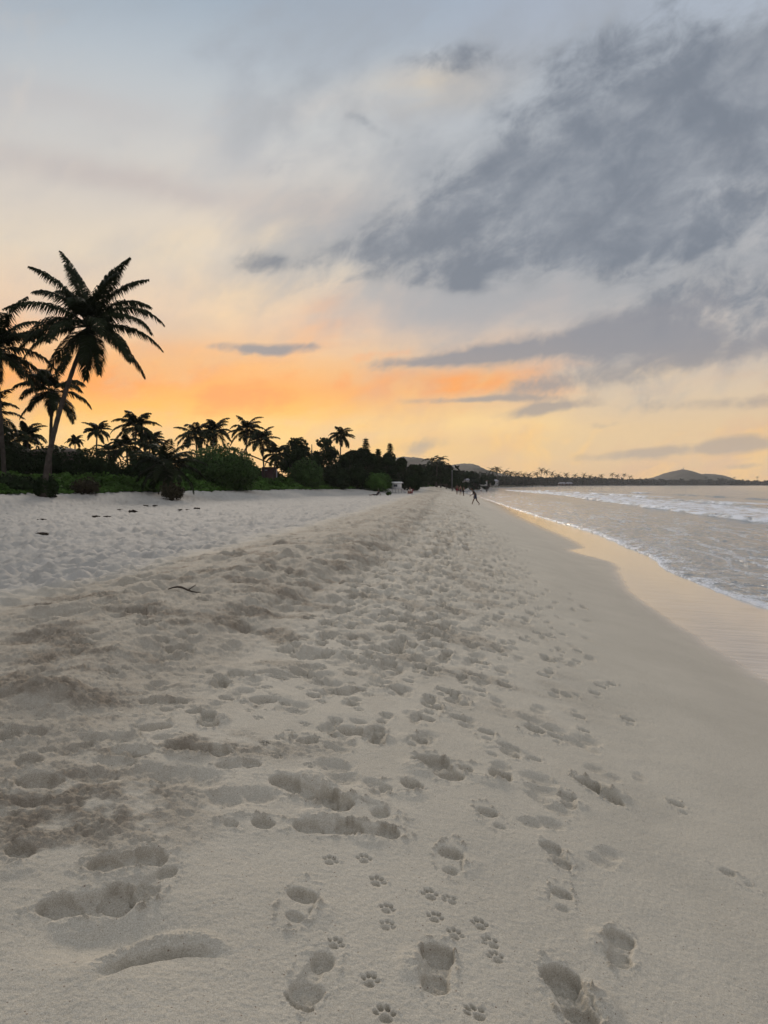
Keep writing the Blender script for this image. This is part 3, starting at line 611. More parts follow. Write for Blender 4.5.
def build_sea():
    y = [-60.]
    while y[-1] < 5: y.append(y[-1] + 1.5)
    while y[-1] < 3250: y.append(y[-1] * (1 + min(.0045 + .00004 * y[-1], .012 if y[-1] < 400 else .03)))
    y = np.array(y)
    s = [0.]
    while s[-1] < 3200: s.append(s[-1] + .025 + .0075 * s[-1] if s[-1] < 120 else s[-1] * 1.03)
    s = np.array(s)
    Yg, S = np.meshgrid(y, s, indexing='ij')
    meander = .18 * fbm(Yg / 1.6, Yg * 0 + 5, 301, 3) * np.clip(Yg / 20, .3, 2.5)
    Xg = np.minimum(x_foam(Yg) + S + meander * np.exp(-S / 3), 3290)
    # surface
    near = 1 - sstep(Yg, 120, 300)
    rip = fbm(S / .55, Yg / 1.5, 311, 4, .6) * .035 + fbm(S / 2.2, Yg / 5, 315, 3) * .05
    chop = fbm(Xg / 1.6, Yg / 2.6, 318, 4) * .06 * sstep(S, 5, 30)
    z = rip * sstep(S, .1, 1.5) * (1 - sstep(Yg, 200, 500)) + chop * (1 - sstep(Yg, 300, 700))
    edge = sstep(S, 0, .10)
    z += -.055 + edge * (.075 + .03 * fbm(S / .3, Yg / .3, 320, 3)) - .018 * sstep(S, .5, 3) + .055 * sstep(S, 0, .02) * 0
    fo = np.zeros_like(z)
    # swash front
    lump = fbm(S / .25, Yg / .35, 331, 4, .6)
    alive = .5 + .5 * fbm(Yg / 6, Yg * 0, 333, 2) * 1.6
    w_ = .10 + .55 * np.clip(alive, 0.1, 1)
    front = np.exp(-(S / w_) ** 2) * (.30 * (1 - .8 * sstep(Yg, 28, 55)) + .5 * np.clip(alive, 0, 1) * (1 - .6 * sstep(Yg, 22, 45)))
    lace = sstep(fbm(S / .9, Yg / 1.6, 335, 5, .6, True), .28, .62) * .55 * np.exp(-S / 2.6)
    lace2 = sstep(fbm(S / 1.1 + 3, Yg / 4.5, 336, 5, .6, True), .42, .7) * .42 * sstep(S, .5, 2) * (1 - sstep(S, 9, 13))
    fo = np.maximum(front + lump * .55 * front, np.maximum(lace, lace2))
    # low foamless ridges between
    for s0, a_, wl, sd in ((4.6, .06, .9, 341), (8.0, .085, 1.1, 343), (10.6, .05, 1.0, 345)):
        sc_ = s0 + 1.1 * fbm(Yg / 14, Yg * 0 + s0, sd, 2)
        on = sstep(fbm(Yg / 9, Yg * 0, sd + 50, 2), -.15, .25)
        z += a_ * on * np.exp(-((S - sc_) / wl) ** 2) * near
    # breakers: steep foaming front, long foam-covered back
    def breaker(sb, A, tail, cover, sd, fcov):
        nonlocal z, fo
        sb_ = sb + .055 * np.clip(Yg - 48, 0, 120) + 1.3 * fbm(Yg / 12, Yg * 0, sd, 3)
        al = np.clip(.55 + .9 * fbm(Yg / 22, Yg * 0, sd + 5, 2), .15, 1)
        d = S - sb_
        far_ = 1 - sstep(Yg, 260, 420)
        z += A * al * sstep(d, -.7, .35) * np.exp(-np.clip(d, 0, None) / tail) * far_ * (1 + .25 * fbm(S / .5, Yg / .6, sd + 9, 3))
        f_ = sstep(d, -.9, -.2) * np.exp(-np.clip(d - cover, 0, None) / (cover * .35)) * (.52 + .85 * fbm(S / 1.1, Yg / 3.0, sd + 11, 5, .65)) * sstep(al, fcov, fcov + .3)
        fo = np.maximum(fo, f_ * far_)
        return d
    breaker(13.2, .42, 3.5, 9.5, 351, .05)
    breaker(25.0, .45, 4.5, 5.0, 361, .35)
    breaker(41.0, .40, 6.0, 3.0, 371, .62)
    z += .10 * np.sin((S + 2 * fbm(Yg / 40, S / 40, 381, 2)) / 2.6) * sstep(S, 30, 60) * (1 - sstep(Yg, 500, 900))
    fo = fo + np.where(fo > .2, .06, 0)
    z[:, 0] = np.minimum(z[:, 0], -.10)
    verts = np.stack([Xg, Yg, z], -1).reshape(-1, 3); ny, ns = z.shape
    i = np.arange(ny - 1)[:, None]; j = np.arange(ns - 1)[None, :]
    faces = np.stack([i * ns + j, i * ns + j + 1, (i + 1) * ns + j + 1, (i + 1) * ns + j], -1).reshape(-1, 4)
    me = mesh_from('sea', verts, faces, [water_material()], True)
    attr(me, 'foam', fo.reshape(-1))
    tag(link('sea', me), 'shallow sea with foaming low waves', kind='structure')
build_sea()
# ------------------------------------------------------------------ plants
def tube(path, rad, n=8, cap=True):
    """tapered tube through points -> verts, tri faces"""
    P = [Vector(p) for p in path]; V = []; F = []
    up = Vector((0.13, 1, 0.07)).normalized()
    for i, p in enumerate(P):
        t = (P[min(i + 1, len(P) - 1)] - P[max(i - 1, 0)]).normalized()
        a = t.cross(up).normalized(); b = t.cross(a).normalized()
        for k in range(n):
            an = 2 * math.pi * k / n; V.append(p + (a * math.cos(an) + b * math.sin(an)) * rad[i])
    for i in range(len(P) - 1):
        for k in range(n):
            q0 = i * n + k; q1 = i * n + (k + 1) % n; q2 = q1 + n; q3 = q0 + n
            F += [(q0, q1, q2), (q0, q2, q3)]
    if cap:
        V += [P[0], P[-1]]
        for k in range(n):
            F += [(len(V) - 2, (k + 1) % n, k), (len(V) - 1, (len(P) - 1) * n + k, (len(P) - 1) * n + (k + 1) % n)]
    return [tuple(v) for v in V], F
class Acc:
    def __init__(s): s.v = []; s.f = []; s.n = 0
    def add(s, V, F):
        s.v.append(np.asarray(V, np.float32).reshape(-1, 3)); s.f.append(np.asarray(F, np.int32).reshape(-1, 3) + s.n); s.n += len(s.v[-1])
    def box(s, c, d, rz=0, taper=1.0):
        cx, cy, cz = c; x, y, z = d[0] / 2, d[1] / 2, d[2] / 2; V = []
        for k in (-1, 1):
            tt = taper if k > 0 else 1
            for (a, b) in ((-1, -1), (1, -1), (1, 1), (-1, 1)):
                px, py = a * x * tt, b * y * tt
                V.append((cx + px * math.cos(rz) - py * math.sin(rz), cy + px * math.sin(rz) + py * math.cos(rz), cz + k * z))
        Q = [(0, 3, 2, 1), (4, 5, 6, 7), (0, 1, 5, 4), (1, 2, 6, 5), (2, 3, 7, 6), (3, 0, 4, 7)]
        F = []
        for q in Q: F += [(q[0], q[1], q[2]), (q[0], q[2], q[3])]
        s.add(V, F)
    def build(s, name, mat, parent=None, loc=None, smooth_=False):
        me = mesh_from(name, np.vstack(s.v), np.vstack(s.f), [mat], smooth_); return link(name, me, parent, loc)

def frond(acc, az, p0, L, droop, base=(0, 0, 0), leaf=.8, nl=46, hang=.5, w=.055, rs=None, twist=0.0):
    rs = rs or random
    n = 14; pts = [Vector(base)]; tang = []
    for i in range(n):
        t = (i + .5) / n; p = p0 - droop * t ** 1.25
        d = Vector((math.cos(p) * math.cos(az + twist * t), math.cos(p) * math.sin(az + twist * t), math.sin(p))); tang.append(d)
        pts.append(pts[-1] + d * (L / n))
    V, F = tube(pts, [.055 * (1 - .85 * i / n) * L / 5 + .006 for i in range(n + 1)], 4, False); acc.add(V, F)
    Vs = []; Fs = []; down = Vector((0, 0, -1))
    for k in range(nl):
        t = .14 + .86 * (k + rs.random() * .5) / nl; i = min(n - 1, int(t * n)); f = t * n - i
        p = pts[i].lerp(pts[i + 1], f); d = tang[i]
        side = d.cross(Vector((0, 0, 1)));  side = side.normalized() if side.length > .05 else Vector((1, 0, 0))
        upv = side.cross(d).normalized()
        prof = (math.sin(math.pi * min(1, (t * .80 + .16))) ** .6) * (1 - .35 * t)
        for sg in (-1, 1):
            if rs.random() < .04: continue
            ll = leaf * prof * rs.uniform(.8, 1.15)
            fwd = .55 + .65 * t + rs.uniform(-.1, .1)
            dr = (side * sg + d * fwd + upv * rs.uniform(.0, .35)).normalized()
            a = p; b = a + dr * ll * .45 + down * ll * .05 * hang; dr2 = (dr + down * (hang * 1.6) * rs.uniform(.7, 1.3)).normalized(); c = b + dr2 * ll * .55
            wv = d.cross(dr); wv = (d * .8 + upv * rs.uniform(-.4, .4)).normalized() * w * .5
            q = len(Vs); Vs += [a - wv * .5, a + wv * .5, b - wv, b + wv, c]
            Fs += [(q, q + 1, q + 3), (q, q + 3, q + 2), (q + 2, q + 3, q + 4)]
    acc.add([tuple(v) for v in Vs], Fs)

def trunk_path(h, lean, curve_, n=9):
    """base at 0, top at (lean x, lean y, h)"""
    out = []
    for i in range(n + 1):
        t = i / n; k = t ** curve_
        out.append((lean[0] * k, lean[1] * k, h * t))
    return out
def palm(px, Yd, top_py, label, lean_px=0, R=None, n=20, group=None, big=False, specs=None, lean_y=0, curve_=1.4, trad=.17, seed=0, leaf=None, droop=(1.2, 2.0), base_z=None, name='palm_tree', cat='palm tree', mat='palm_leaf', hang=.5, nl=46, w=.06, leafy=None, trunk=True):
    rs = random.Random(seed * 31 + int(px) * 7)
    b = at(px - lean_px, Yd, base_z); h = hgt(top_py, Yd) - b.z; lx = lean_px / FPX * Yd
    root = empty(name, b, label=label, cat=cat, group=group)
    path = trunk_path(h, (lx, lean_y), curve_)
    rad = [trad * (1.0 - .35 * i / 9) * (1.35 if i == 0 else 1) for i in range(10)]
    pp = []; rr = []
    for i in range(9):
        for q in range(4):
            t = q / 4; pp.append(Vector(path[i]).lerp(Vector(path[i + 1]), t)); rr.append((rad[i] * (1 - t) + rad[i + 1] * t) * (1.05 if q % 2 == 0 else .96))
    pp.append(Vector(path[-1])); rr.append(rad[-1])
    a = Acc(); a.add(*tube(pp, rr, 9)); a.build('trunk', M['palm_trunk'], root, smooth_=True)
    top = Vector(path[-1]); R = R or 4.0; leaf = leaf or R * .19
    if specs:
        for (azd, pd, L, dr) in specs:
            f = Acc(); frond(f, math.radians(azd + rs.uniform(-4, 4)), math.radians(pd), L, dr, top, leaf * rs.uniform(.9, 1.1), nl, hang, w, rs, rs.uniform(-.25, .25)); f.build('frond', M[mat], root)
        for (azd, pd) in ((-35, -66), (200, -74), (110, -70)):
            f = Acc(); frond(f, math.radians(azd), math.radians(pd), R * .55, .35, top, leaf * .5, nl // 2, 1.2, w, rs, .3); tag(f.build('frond', M['leaf_dry'], root), 'brown dead frond hanging against the trunk')
        co = Acc()
        for k in range(9):
            an = k * 2.4; me_ = bmesh.new(); bmesh.ops.create_icosphere(me_, subdivisions=2, radius=.13); 
            V = [(v.co.x + top.x + .26 * math.cos(an), v.co.y + top.y + .26 * math.sin(an), v.co.z * 1.2 + top.z - .25 - .08 * (k % 3)) for v in me_.verts]
            F = [[v.index for v in f.verts] for f in me_.faces]; me_.free(); co.add(V, F)
        co.build('coconut_cluster', M['leaf_mid'], root, smooth_=True)
    else:
        f = Acc()
        for k in range(n):
            azd = k * 137.5 + rs.uniform(-15, 15); u = (k + .5) / n
            pd = 82 - 105 * u ** .85 + rs.uniform(-9, 9)
            frond(f, math.radians(azd), math.radians(pd), R * rs.uniform(.85, 1.12), rs.uniform(*droop) * (1 - .25 * u), top, leaf, nl, hang, w, rs, rs.uniform(-.3, .3))
        f.build('crown', M[mat], root)
    return root

def leaf_cloud(ells, n, size, seed, sub=None, cull=.0, fs=1.0, flat=.0):
    """leaf cards through the volume of several ellipsoids (cx,cy,cz,rx,ry,rz)"""
    g = np.random.default_rng(seed); P = []; Nn = []
    vol = np.array([e[3] * e[4] * e[5] for e in ells]) ** .75; cnt = (vol / vol.sum() * n).astype(int)
    for e, c in zip(ells, cnt):
        d = g.normal(size=(c, 3)); d /= np.linalg.norm(d, axis=1)[:, None]
        rr = 1 - .55 * g.random(c) ** 2.2
        bump = 1 + .22 * perlin(d[:, 0] * 2.2 + d[:, 2] * 1.7 + seed, d[:, 1] * 2.2 - d[:, 2] * 1.3, seed) + .10 * perlin(d[:, 0] * 6 + d[:, 2] * 5, d[:, 1] * 6 + seed, seed + 3)
        p = d * (rr * bump)[:, None] * np.array(e[3:6]) + np.array(e[:3]); P.append(p); Nn.append(d)
    P = np.vstack(P); Nn = np.vstack(Nn)
    if cull > -1:
        k = perlin(P[:, 0] / fs + P[:, 2] * .7 / fs, P[:, 2] / fs + P[:, 1] * .6 / fs, seed + 9) > cull - .35 * g.random(len(P))
        P = P[k]; Nn = Nn[k]
    m = len(P)
    t1 = g.normal(size=(m, 3)) ; t1 -= (t1 * Nn).sum(1)[:, None] * Nn * .6; t1 /= np.linalg.norm(t1, axis=1)[:, None]
    t2 = np.cross(t1, Nn + g.normal(size=(m, 3)) * .7); t2 /= np.linalg.norm(t2, axis=1)[:, None]
    s1 = (size * g.uniform(.6, 1.4, m))[:, None]; s2 = s1 * g.uniform(.35, .7, m)[:, None]
    V = np.stack([P - t1 * s1, P + t2 * s2, P + t1 * s1, P - t2 * s2], 1).reshape(-1, 3)
    b = np.arange(m)[:, None] * 4
    F = np.vstack([np.hstack([b, b + 1, b + 2]), np.hstack([b, b + 2, b + 3])])
    return V, F
def lumpy(w, dpt, h, n, seed, z0=0.0, flat=.6):
    """a few overlapping ellipsoids making a dome w x dpt x h"""
    rs = random.Random(seed); out = [(0, 0, z0 + h * .42, w * .42, dpt * .42, h * .55)]
    for k in range(n):
        a = rs.uniform(0, 6.28); u = rs.uniform(.25, .62)
        hh = h * rs.uniform(.35, .6) * (1 - u * .3)
        out.append((math.cos(a) * w * .5 * u, math.sin(a) * dpt * .5 * u, z0 + h * (.60 - u * .42) * rs.uniform(.8, 1.1), w * rs.uniform(.14, .24), dpt * rs.uniform(.14, .24), hh * .62))
    return out
def shrub(px0, px1, top_py, Yd, label, mat='leaf_mid', n=7000, size=.13, seed=1, name='shrub', cat='shrub', group=None, cull=-.35, base_z=None, depth=None):
    c = at((px0 + px1) / 2, Yd, base_z); w = (px1 - px0) / FPX * Yd; h = hgt(top_py, Yd) - c.z
    root = empty(name, c, label=label, cat=cat, group=group)
    a = Acc(); a.add(*leaf_cloud(lumpy(w, depth or w * .8, h, 12, seed), n, size, seed, cull=cull, fs=max(.5, w / 9))); a.build('crown', M[mat], root)
    t = Acc()
    rs = random.Random(seed)
    for k in range(5):
        q = (rs.uniform(-.25, .25) * w, rs.uniform(-.2, .2) * w, h * .55)
        t.add(*tube([(q[0] * .2, q[1] * .2, -.1), (q[0] * .6, q[1] * .6, h * .3), q], [.07, .05, .02], 5))
    t.build('trunk', M['bark'], root)
    return root
def tree(px, wpx, top_py, Yd, label, mat='leaf_dark', n=9000, size=.16, seed=1, crown_from=.35, cull=-.12, kind='dense_tree', cat='tree', group=None, base_z=None, bark='bark', lumps=14):
    c = at(px, Yd, base_z); w = wpx / FPX * Yd; H = hgt(top_py, Yd) - c.z
    root = empty(kind, c, label=label, cat=cat, group=group); rs = random.Random(seed)
    t = Acc(); z0 = H * crown_from
    ells = []
    t.add(*tube([(0, 0, -.2), (.1, 0, z0 * .6), (0, .1, z0), (0, 0, H * .75)], [H * .028, H * .022, H * .018, H * .006], 7))
    for k in range(lumps):
        a = k * 2.4 + rs.uniform(-.4, .4); u = rs.uniform(.1, .42); zz = rs.uniform(z0 + .08 * H, H * .86) * (1 - .35 * u)
        e = (math.cos(a) * w * u, math.sin(a) * w * u, zz, w * rs.uniform(.11, .19), w * rs.uniform(.11, .19), (H - z0) * rs.uniform(.11, .19)); ells.append(e)
        t.add(*tube([(0, 0, z0 * rs.uniform(.7, 1.1)), (e[0] * .5, e[1] * .5, (z0 + e[2]) * .5), e[:3]], [H * .012, H * .008, H * .003], 5))
    t.build('trunk', M[bark], root, smooth_=True)
    a = Acc(); a.add(*leaf_cloud(ells, n, size, seed, cull=cull, fs=w / 10)); a.build('crown', M[mat], root)
    return root
def conifer(px, wpx, top_py, Yd, label, seed=1, mat='leaf_dark', group=None, base_z=None):
    c = at(px, Yd, base_z); w = wpx / FPX * Yd; H = hgt(top_py, Yd) - c.z; rs = random.Random(seed)
    root = empty('pine_tree', c, label=label, cat='pine tree', group=group)
    t = Acc(); t.add(*tube([(0, 0, -.2), (0, 0, H * .5), (0, 0, H)], [H * .02, H * .013, .02], 7)); 
    f = Acc(); g = np.random.default_rng(seed); tiers = 24
    for k in range(tiers):
        u = k / tiers; z = H * (.10 + .88 * u); L = w * .62 * (1 - u) ** .9 * rs.uniform(.75, 1.2) + .10
        for j in range(6):
            a = j * 1.047 + k * .4 + rs.uniform(-.2, .2); e = Vector((math.cos(a) * L, math.sin(a) * L, z + L * .12))
            t.add(*tube([(0, 0, z), e], [.03, .01], 4, False))
            m = 26; tt = g.random(m) ** .8; P = np.array([0, 0, z]) + np.outer(tt, np.array(e) - np.array([0, 0, z])) + g.normal(size=(m, 3)) * np.array([.10, .10, .05])
            d1 = g.normal(size=(m, 3)) * np.array([.15, .15, .07]); d2 = g.normal(size=(m, 3)) * .06
            V = np.stack([P - d1, P + d2, P + d1], 1).reshape(-1, 3); b = np.arange(m)[:, None] * 3; f.add(V, np.hstack([b, b + 1, b + 2]))
    t.build('trunk', M['bark'], root); f.build('crown', M[mat], root)
    return root

# ---- the three large palms at the left
palm(86, 50, 325, 'tallest coconut palm, with leaning curved trunk and full crown above the left treeline', lean_px=42, R=5.2, curve_=1.5, trad=.19, seed=3, lean_y=1.0, leaf=1.5, nl=96, w=.095, hang=.95,
     specs=[(12, 48, 5.6, 1.75), (-14, 30, 5.5, 1.55), (8, 12, 5.3, 1.15), (-28, -8, 5.2, 1.0), (25, -22, 4.9, .75), (-50, -38, 4.2, .8), (-80, -62, 3.9, .5), (40, 62, 5.0, 1.5),
            (20, 80, 5.6, .75), (28, 68, 5.4, 1.0), (135, 78, 5.7, .8), (165, 82, 5.8, .6), (345, 77, 5.3, .9), (200, 70, 5.3, 1.0), (168, 56, 5.9, 1.05), (196, 40, 5.6, 1.25), (172, 28, 5.4, 1.4), (190, 10, 5.2, 1.2), (215, -6, 5.0, 1.0), (160, -22, 4.8, .8), (235, -40, 4.0, .7),
            (270, 52, 4.6, 1.7), (300, 20, 4.6, 1.5), (90, 45, 4.8, 1.6), (250, 12, 4.6, 1.4), (70, 10, 4.6, 1.3), (285, -30, 3.8, .7), (330, 64, 5.2, 1.1), (140, 64, 5.3, 1.1)])
palm(-2, 55, 352, 'tall straight coconut palm cut off by the left edge of the photo', lean_px=-7, R=4.6, seed=8, trad=.17, leaf=1.45, nl=84, w=.10, hang=.95,
     specs=[(k * 137.5 % 360, p, 4.7, d) for k, (p, d) in enumerate([(80, .8), (70, 1.2), (62, 1.3), (55, 1.5), (48, 1.5), (42, 1.5), (34, 1.6), (25, 1.5), (18, 1.4), (10, 1.3), (3, 1.2), (-6, 1.), (-14, .9), (-24, .8), (-35, .7), (-45, .6), (-5, 1.1), (30, 1.4), (58, 1.2), (12, 1.2), (74, 1.0), (50, 1.4), (20, 1.5), (-10, 1.0), (66, 1.1), (38, 1.5)])])
palm(54, 60, 392, 'middle sized coconut palm showing behind the leaning trunk of the tallest palm', lean_px=4, R=3.6, seed=12, trad=.16, leaf=1.2, nl=64, w=.11, hang=.75,
     specs=[(k * 137.5 % 360, p, 3.3, d) for k, (p, d) in enumerate([(80, .8), (68, 1.1), (58, 1.3), (50, 1.4), (40, 1.4), (32, 1.4), (24, 1.4), (16, 1.3), (8, 1.2), (0, 1.1), (-8, 1.), (-18, .8), (-28, .6), (-40, .5), (5, 1.2), (46, 1.2)])])
# ---- the smaller palms behind the shrubs (px, distance, crown row, crown radius m, label, lean)
small = [(98, 92, 431, 2.0, 'small thin palm standing alone in the bright gap right of the leaning trunk', 2), (76, 105, 441, 1.4, 'tiniest palm top in the sky gap just right of the leaning trunk', 1),
         (137, 84, 427, 2.9, 'tall palm with spiky upright crown above the left shrubs', 3), (127, 80, 447, 2.3, 'short drooping palm at the left foot of the spiky crowned palm', -2), (151, 88, 442, 2.3, 'ragged palm crowded against the right side of the spiky crowned palm', 3),
         (196, 96, 436, 3.0, 'left one of two palms rising together behind the big dome shrub', -3), (215, 100, 432, 2.9, 'right one of two palms rising together behind the big dome shrub', 4),
         (247, 104, 430, 2.9, 'slender palm with pale trunk right of the big dome shrub', 1), (262, 100, 440, 2.7, 'palm leaning over the brown roof edge beside the red hut', -3), (276, 98, 455, 2.5, 'low dark palm directly behind the red hut', 3),
         (341, 122, 436, 2.6, 'palm standing clear above the round broadleaf trees', 1), (28, 78, 436, 2.2, 'palm head poking from the shadowed hedge left of the leaning trunk', -1),
         (8, 70, 448, 2.2, 'low palm in the shade beside the left edge', 1), (110, 88, 452, 2.0, 'low palm in front of the bright yellow gap', 2)]
for i, (px, Yd, py, R, lab, ln) in enumerate(small):
    palm(px, Yd, py, lab, lean_px=ln, R=R, n=20, seed=40 + i, trad=.13, leaf=R * .36, nl=34, w=.15, hang=.7, droop=(1.0, 1.9), group='small palms along the treeline')
palm(166, 64, 466, 'short bushy palm with long arching fronds rising from the creeper bank', lean_px=1, R=3.5, n=24, seed=71, trad=.22, leaf=1.1, nl=52, w=.11, hang=.6, droop=(1.0, 1.7), group='small palms along the treeline')
palm(-12, 62, 418, 'broad palm crown half hidden at the left edge behind the straight trunk', lean_px=2, R=3.4, n=22, seed=76, leaf=1.2, nl=46, w=.12, group='small palms along the treeline')

# ---- shrubs and hedges
shrub(178, 262, 444, 82, 'largest dome shaped shrub, dark green, left of the red hut', 'leaf_mid', 26000, .15, 5, cull=-2, depth=9)
shrub(284, 328, 459, 104, 'rounded green shrub just right of the red hut', 'leaf_mid', 12000, .15, 6, cull=-2)
shrub(362, 394, 472, 118, 'bright green low dome shrub beside the white lifeguard hut', 'leaf_green', 9000, .14, 7, cull=-2)
shrub(56, 120, 447, 66, 'dense dark hedge shrub between the leaning trunk and the bushy palm', 'leaf_dark', 12000, .14, 8, cull=-.45, depth=5)
shrub(-30, 40, 441, 64, 'shadowed thicket at the left edge under the straight palm', 'leaf_dark', 12000, .14, 9, cull=-.25, depth=5, name='thicket', cat='shrub')
shrub(22, 74, 443, 66, 'tangled dark shrub around the foot of the leaning palm', 'leaf_dark', 9000, .14, 10, cull=-.25, depth=4)
shrub(70, 100, 477, 56, 'dried twiggy shrub with brown leaves on the creeper bank', 'leaf_dry', 2200, .11, 11, cull=-.05, depth=3)
shrub(110, 168, 455, 70, 'mid green shrub left of the bushy short palm', 'leaf_dark', 7000, .14, 12, cull=-.3, depth=4)
shrub(158, 186, 481, 60, 'brown dry bush below the bushy short palm', 'leaf_dry', 1800, .11, 13, cull=-.1, depth=2.5)
shrub(-20, 40, 474, 52, 'low leafy shrub at the left edge above the creeper bank', 'leaf_dark', 6000, .11, 14, cull=-.3, depth=3)
shrub(33, 60, 475, 50.5, 'small dark bush at the base of the leaning trunk', 'leaf_dark', 7000, .10, 15, cull=-.4, depth=2)
shrub(385, 392, 489.6, 92, 'tiny clump of beach plant alone on the sand below the lifeguard hut', 'leaf_mid', 300, .08, 16, cull=-.6, name='beach_plant', cat='plant')
shrub(322, 352, 466, 112, 'dark shrub between the broadleaf tree and the fir shaped trees', 'leaf_dark', 6000, .16, 17, cull=-.4)
shrub(344, 372, 462, 118, 'dark shrub under the left fir shaped tree', 'leaf_dark', 6000, .17, 18, cull=-.35)
shrub(398, 424, 470, 132, 'dark shrub mass right behind the white lifeguard hut', 'leaf_dark', 6000, .18, 19, cull=-.35)
shrub(254, 292, 470, 110, 'dark shrub behind the red hut', 'leaf_dark', 5000, .17, 20, cull=-.4)
for i, (a_, b_, t_, Y_, l_) in enumerate([(-24, 30, 452, 86, 'dark hedge bush at the far left behind the thicket'), (24, 84, 456, 88, 'dark hedge bush behind the leaning trunk'), (78, 132, 458, 84, 'hedge bush below the small lone palm'), (122, 176, 455, 84, 'hedge bush below the spiky crowned palm'),
        (164, 206, 460, 92, 'hedge bush between the spiky crowned palm and the big dome shrub'), (240, 276, 468, 116, 'hedge bush far behind the red hut'), (326, 352, 474, 118, 'hedge bush at the foot of the palm that stands clear')]):
    shrub(a_, b_, t_, Y_, l_, 'leaf_dark', 8000, .18, 200 + i, cull=-.5, depth=5)
# ---- broadleaf trees
tree(312, 54, 430, 112, 'widest round broadleaf tree with sky showing through its crown', 'leaf_dark', 15000, .20, 21, .30, -.02)
tree(292, 26, 440, 108, 'narrow broadleaf tree left of the widest round tree', 'leaf_dark', 6000, .19, 22, .30, .02)
tree(338, 30, 446, 120, 'broadleaf tree under the palm that stands clear', 'leaf_dark', 8000, .20, 23, .2, -.15)
tree(362, 44, 446, 126, 'broad dark tree below the tall fir shaped tree', 'leaf_dark', 14000, .21, 24, .15, -.25)
tree(386, 40, 450, 132, 'dark tree sloping down behind the white lifeguard hut', 'leaf_dark', 12000, .22, 25, .15, -.25)
tree(410, 34, 461, 150, 'squat tree right of the white lifeguard hut', 'leaf_dark', 8000, .24, 26, .12, -.3)
tree(150, 44, 446, 92, 'shadowed tree behind the group of left palms', 'leaf_dark', 7000, .18, 27, .2, -.1)
tree(232, 40, 452, 100, 'tree behind the right side of the big dome shrub', 'leaf_dark', 6000, .18, 28, .2, -.15)
tree(14, 50, 436, 90, 'ragged tree filling the gap between the left palm trunks', 'leaf_dark', 9000, .18, 29, .2, -.05)
tree(64, 60, 442, 96, 'ragged low tree behind the leaning trunk', 'leaf_dark', 9000, .18, 30, .2, -.05)
conifer(366, 19, 437, 124, 'tall fir shaped tree with pointed tip above the dark trees', 31)
conifer(390, 17, 442, 130, 'shorter fir shaped tree with pointed tip, right of the tall one', 32)
conifer(378, 15, 448, 128, 'fir shaped tree between the two pointed ones', 33)
# ---- trees receding along the shore
rec = [(428, 26, 463, 190), (446, 24, 466, 230), (462, 22, 467, 270), (437, 20, 461, 210), (476, 20, 470, 320), (452, 24, 470, 250), (488, 18, 472, 380), (418, 22, 466, 170)]
rl = ['dark tree at the left foot of the first hill', 'rounded dark tree below the saddle between two hills', 'tree mass in front of the second hill', 'taller dark tree below the first hill summit', 'tree below the right slope of the second hill', 'low tree behind the pale beach houses', 'tree where the hills end and the low shore begins', 'dark tree a little right of the lifeguard hut']
for i, ((px, w, py, Yd), lab) in enumerate(zip(rec, rl)):
    tree(px, w, py, Yd, lab, 'leaf_dark', 5000, .30, 50 + i, .08, -.3, group='trees receding along the shore')
fp = [(432, 462, 215), (440, 461, 225), (437, 465, 205), (492, 471, 420), (497, 470, 430), (505, 473, 450), (511, 474, 470), (517, 474.5, 500), (523, 475, 520), (529, 475.5, 540), (536, 474, 560), (541, 470, 600), (546, 472, 600), (552, 474, 620), (558, 475.5, 640),
      (566, 475, 660), (575, 476, 700), (584, 475.5, 720), (590, 477, 740), (601, 476, 800), (612, 474.5, 840), (617, 476, 850), (624, 475, 880), (630, 477, 900), (706, 477.5, 1500), (734, 478, 1600), (757, 477.5, 1650)]
far_labels = ['tall palm first of the far shore row, just above the walking man', 'second palm of the far shore row, close to the first and slightly taller'] + \
    ['small far shore palm, number %s counted rightward from above the walking man' % w for w in ('three', 'four', 'five', 'six', 'seven', 'eight')] + \
    ['topmost palm of the highest clump on the far shore', 'palm right beside the topmost palm of the highest far clump', 'palm at the right shoulder of the highest far clump', 'palm ending the highest far clump on its right',
     'far palm above the pale houses in the woods', 'far palm a little right of the pale houses in the woods', 'left palm of two in the middle of the far shore between clump and hill', 'right palm of two in the middle of the far shore between clump and hill', 'lone far palm left of the last group of four before the grey hill',
     'tallest palm, first in the last group of four before the grey hill', 'second palm in the last group of four before the grey hill', 'third palm in the last group of four before the grey hill', 'last palm before the shore drops left of the grey hill',
     'far palm on the shore in front of the right shoulder of the grey hill', 'far palm on the low shore right of the grey hill', 'far palm nearest the right edge of the photo']
for i, (px, py, Yd) in enumerate(fp):
    Rr = 3.2 if Yd < 300 else 3.6 + Yd / 900
    palm(px, Yd, py, far_labels[i - 3] if i > 2 else ['left palm of the pair before the first hill', 'right palm of the pair before the first hill', 'lower palm between the pair before the first hill'][i],
         lean_px=random.Random(i).uniform(-1, 1), R=Rr, n=13, seed=100 + i, trad=.22, leaf=1.1, nl=9, w=.42, hang=.5, base_z=1.9 if Yd > 300 else None, group='distant palms on the far shore' if i > 2 else None)
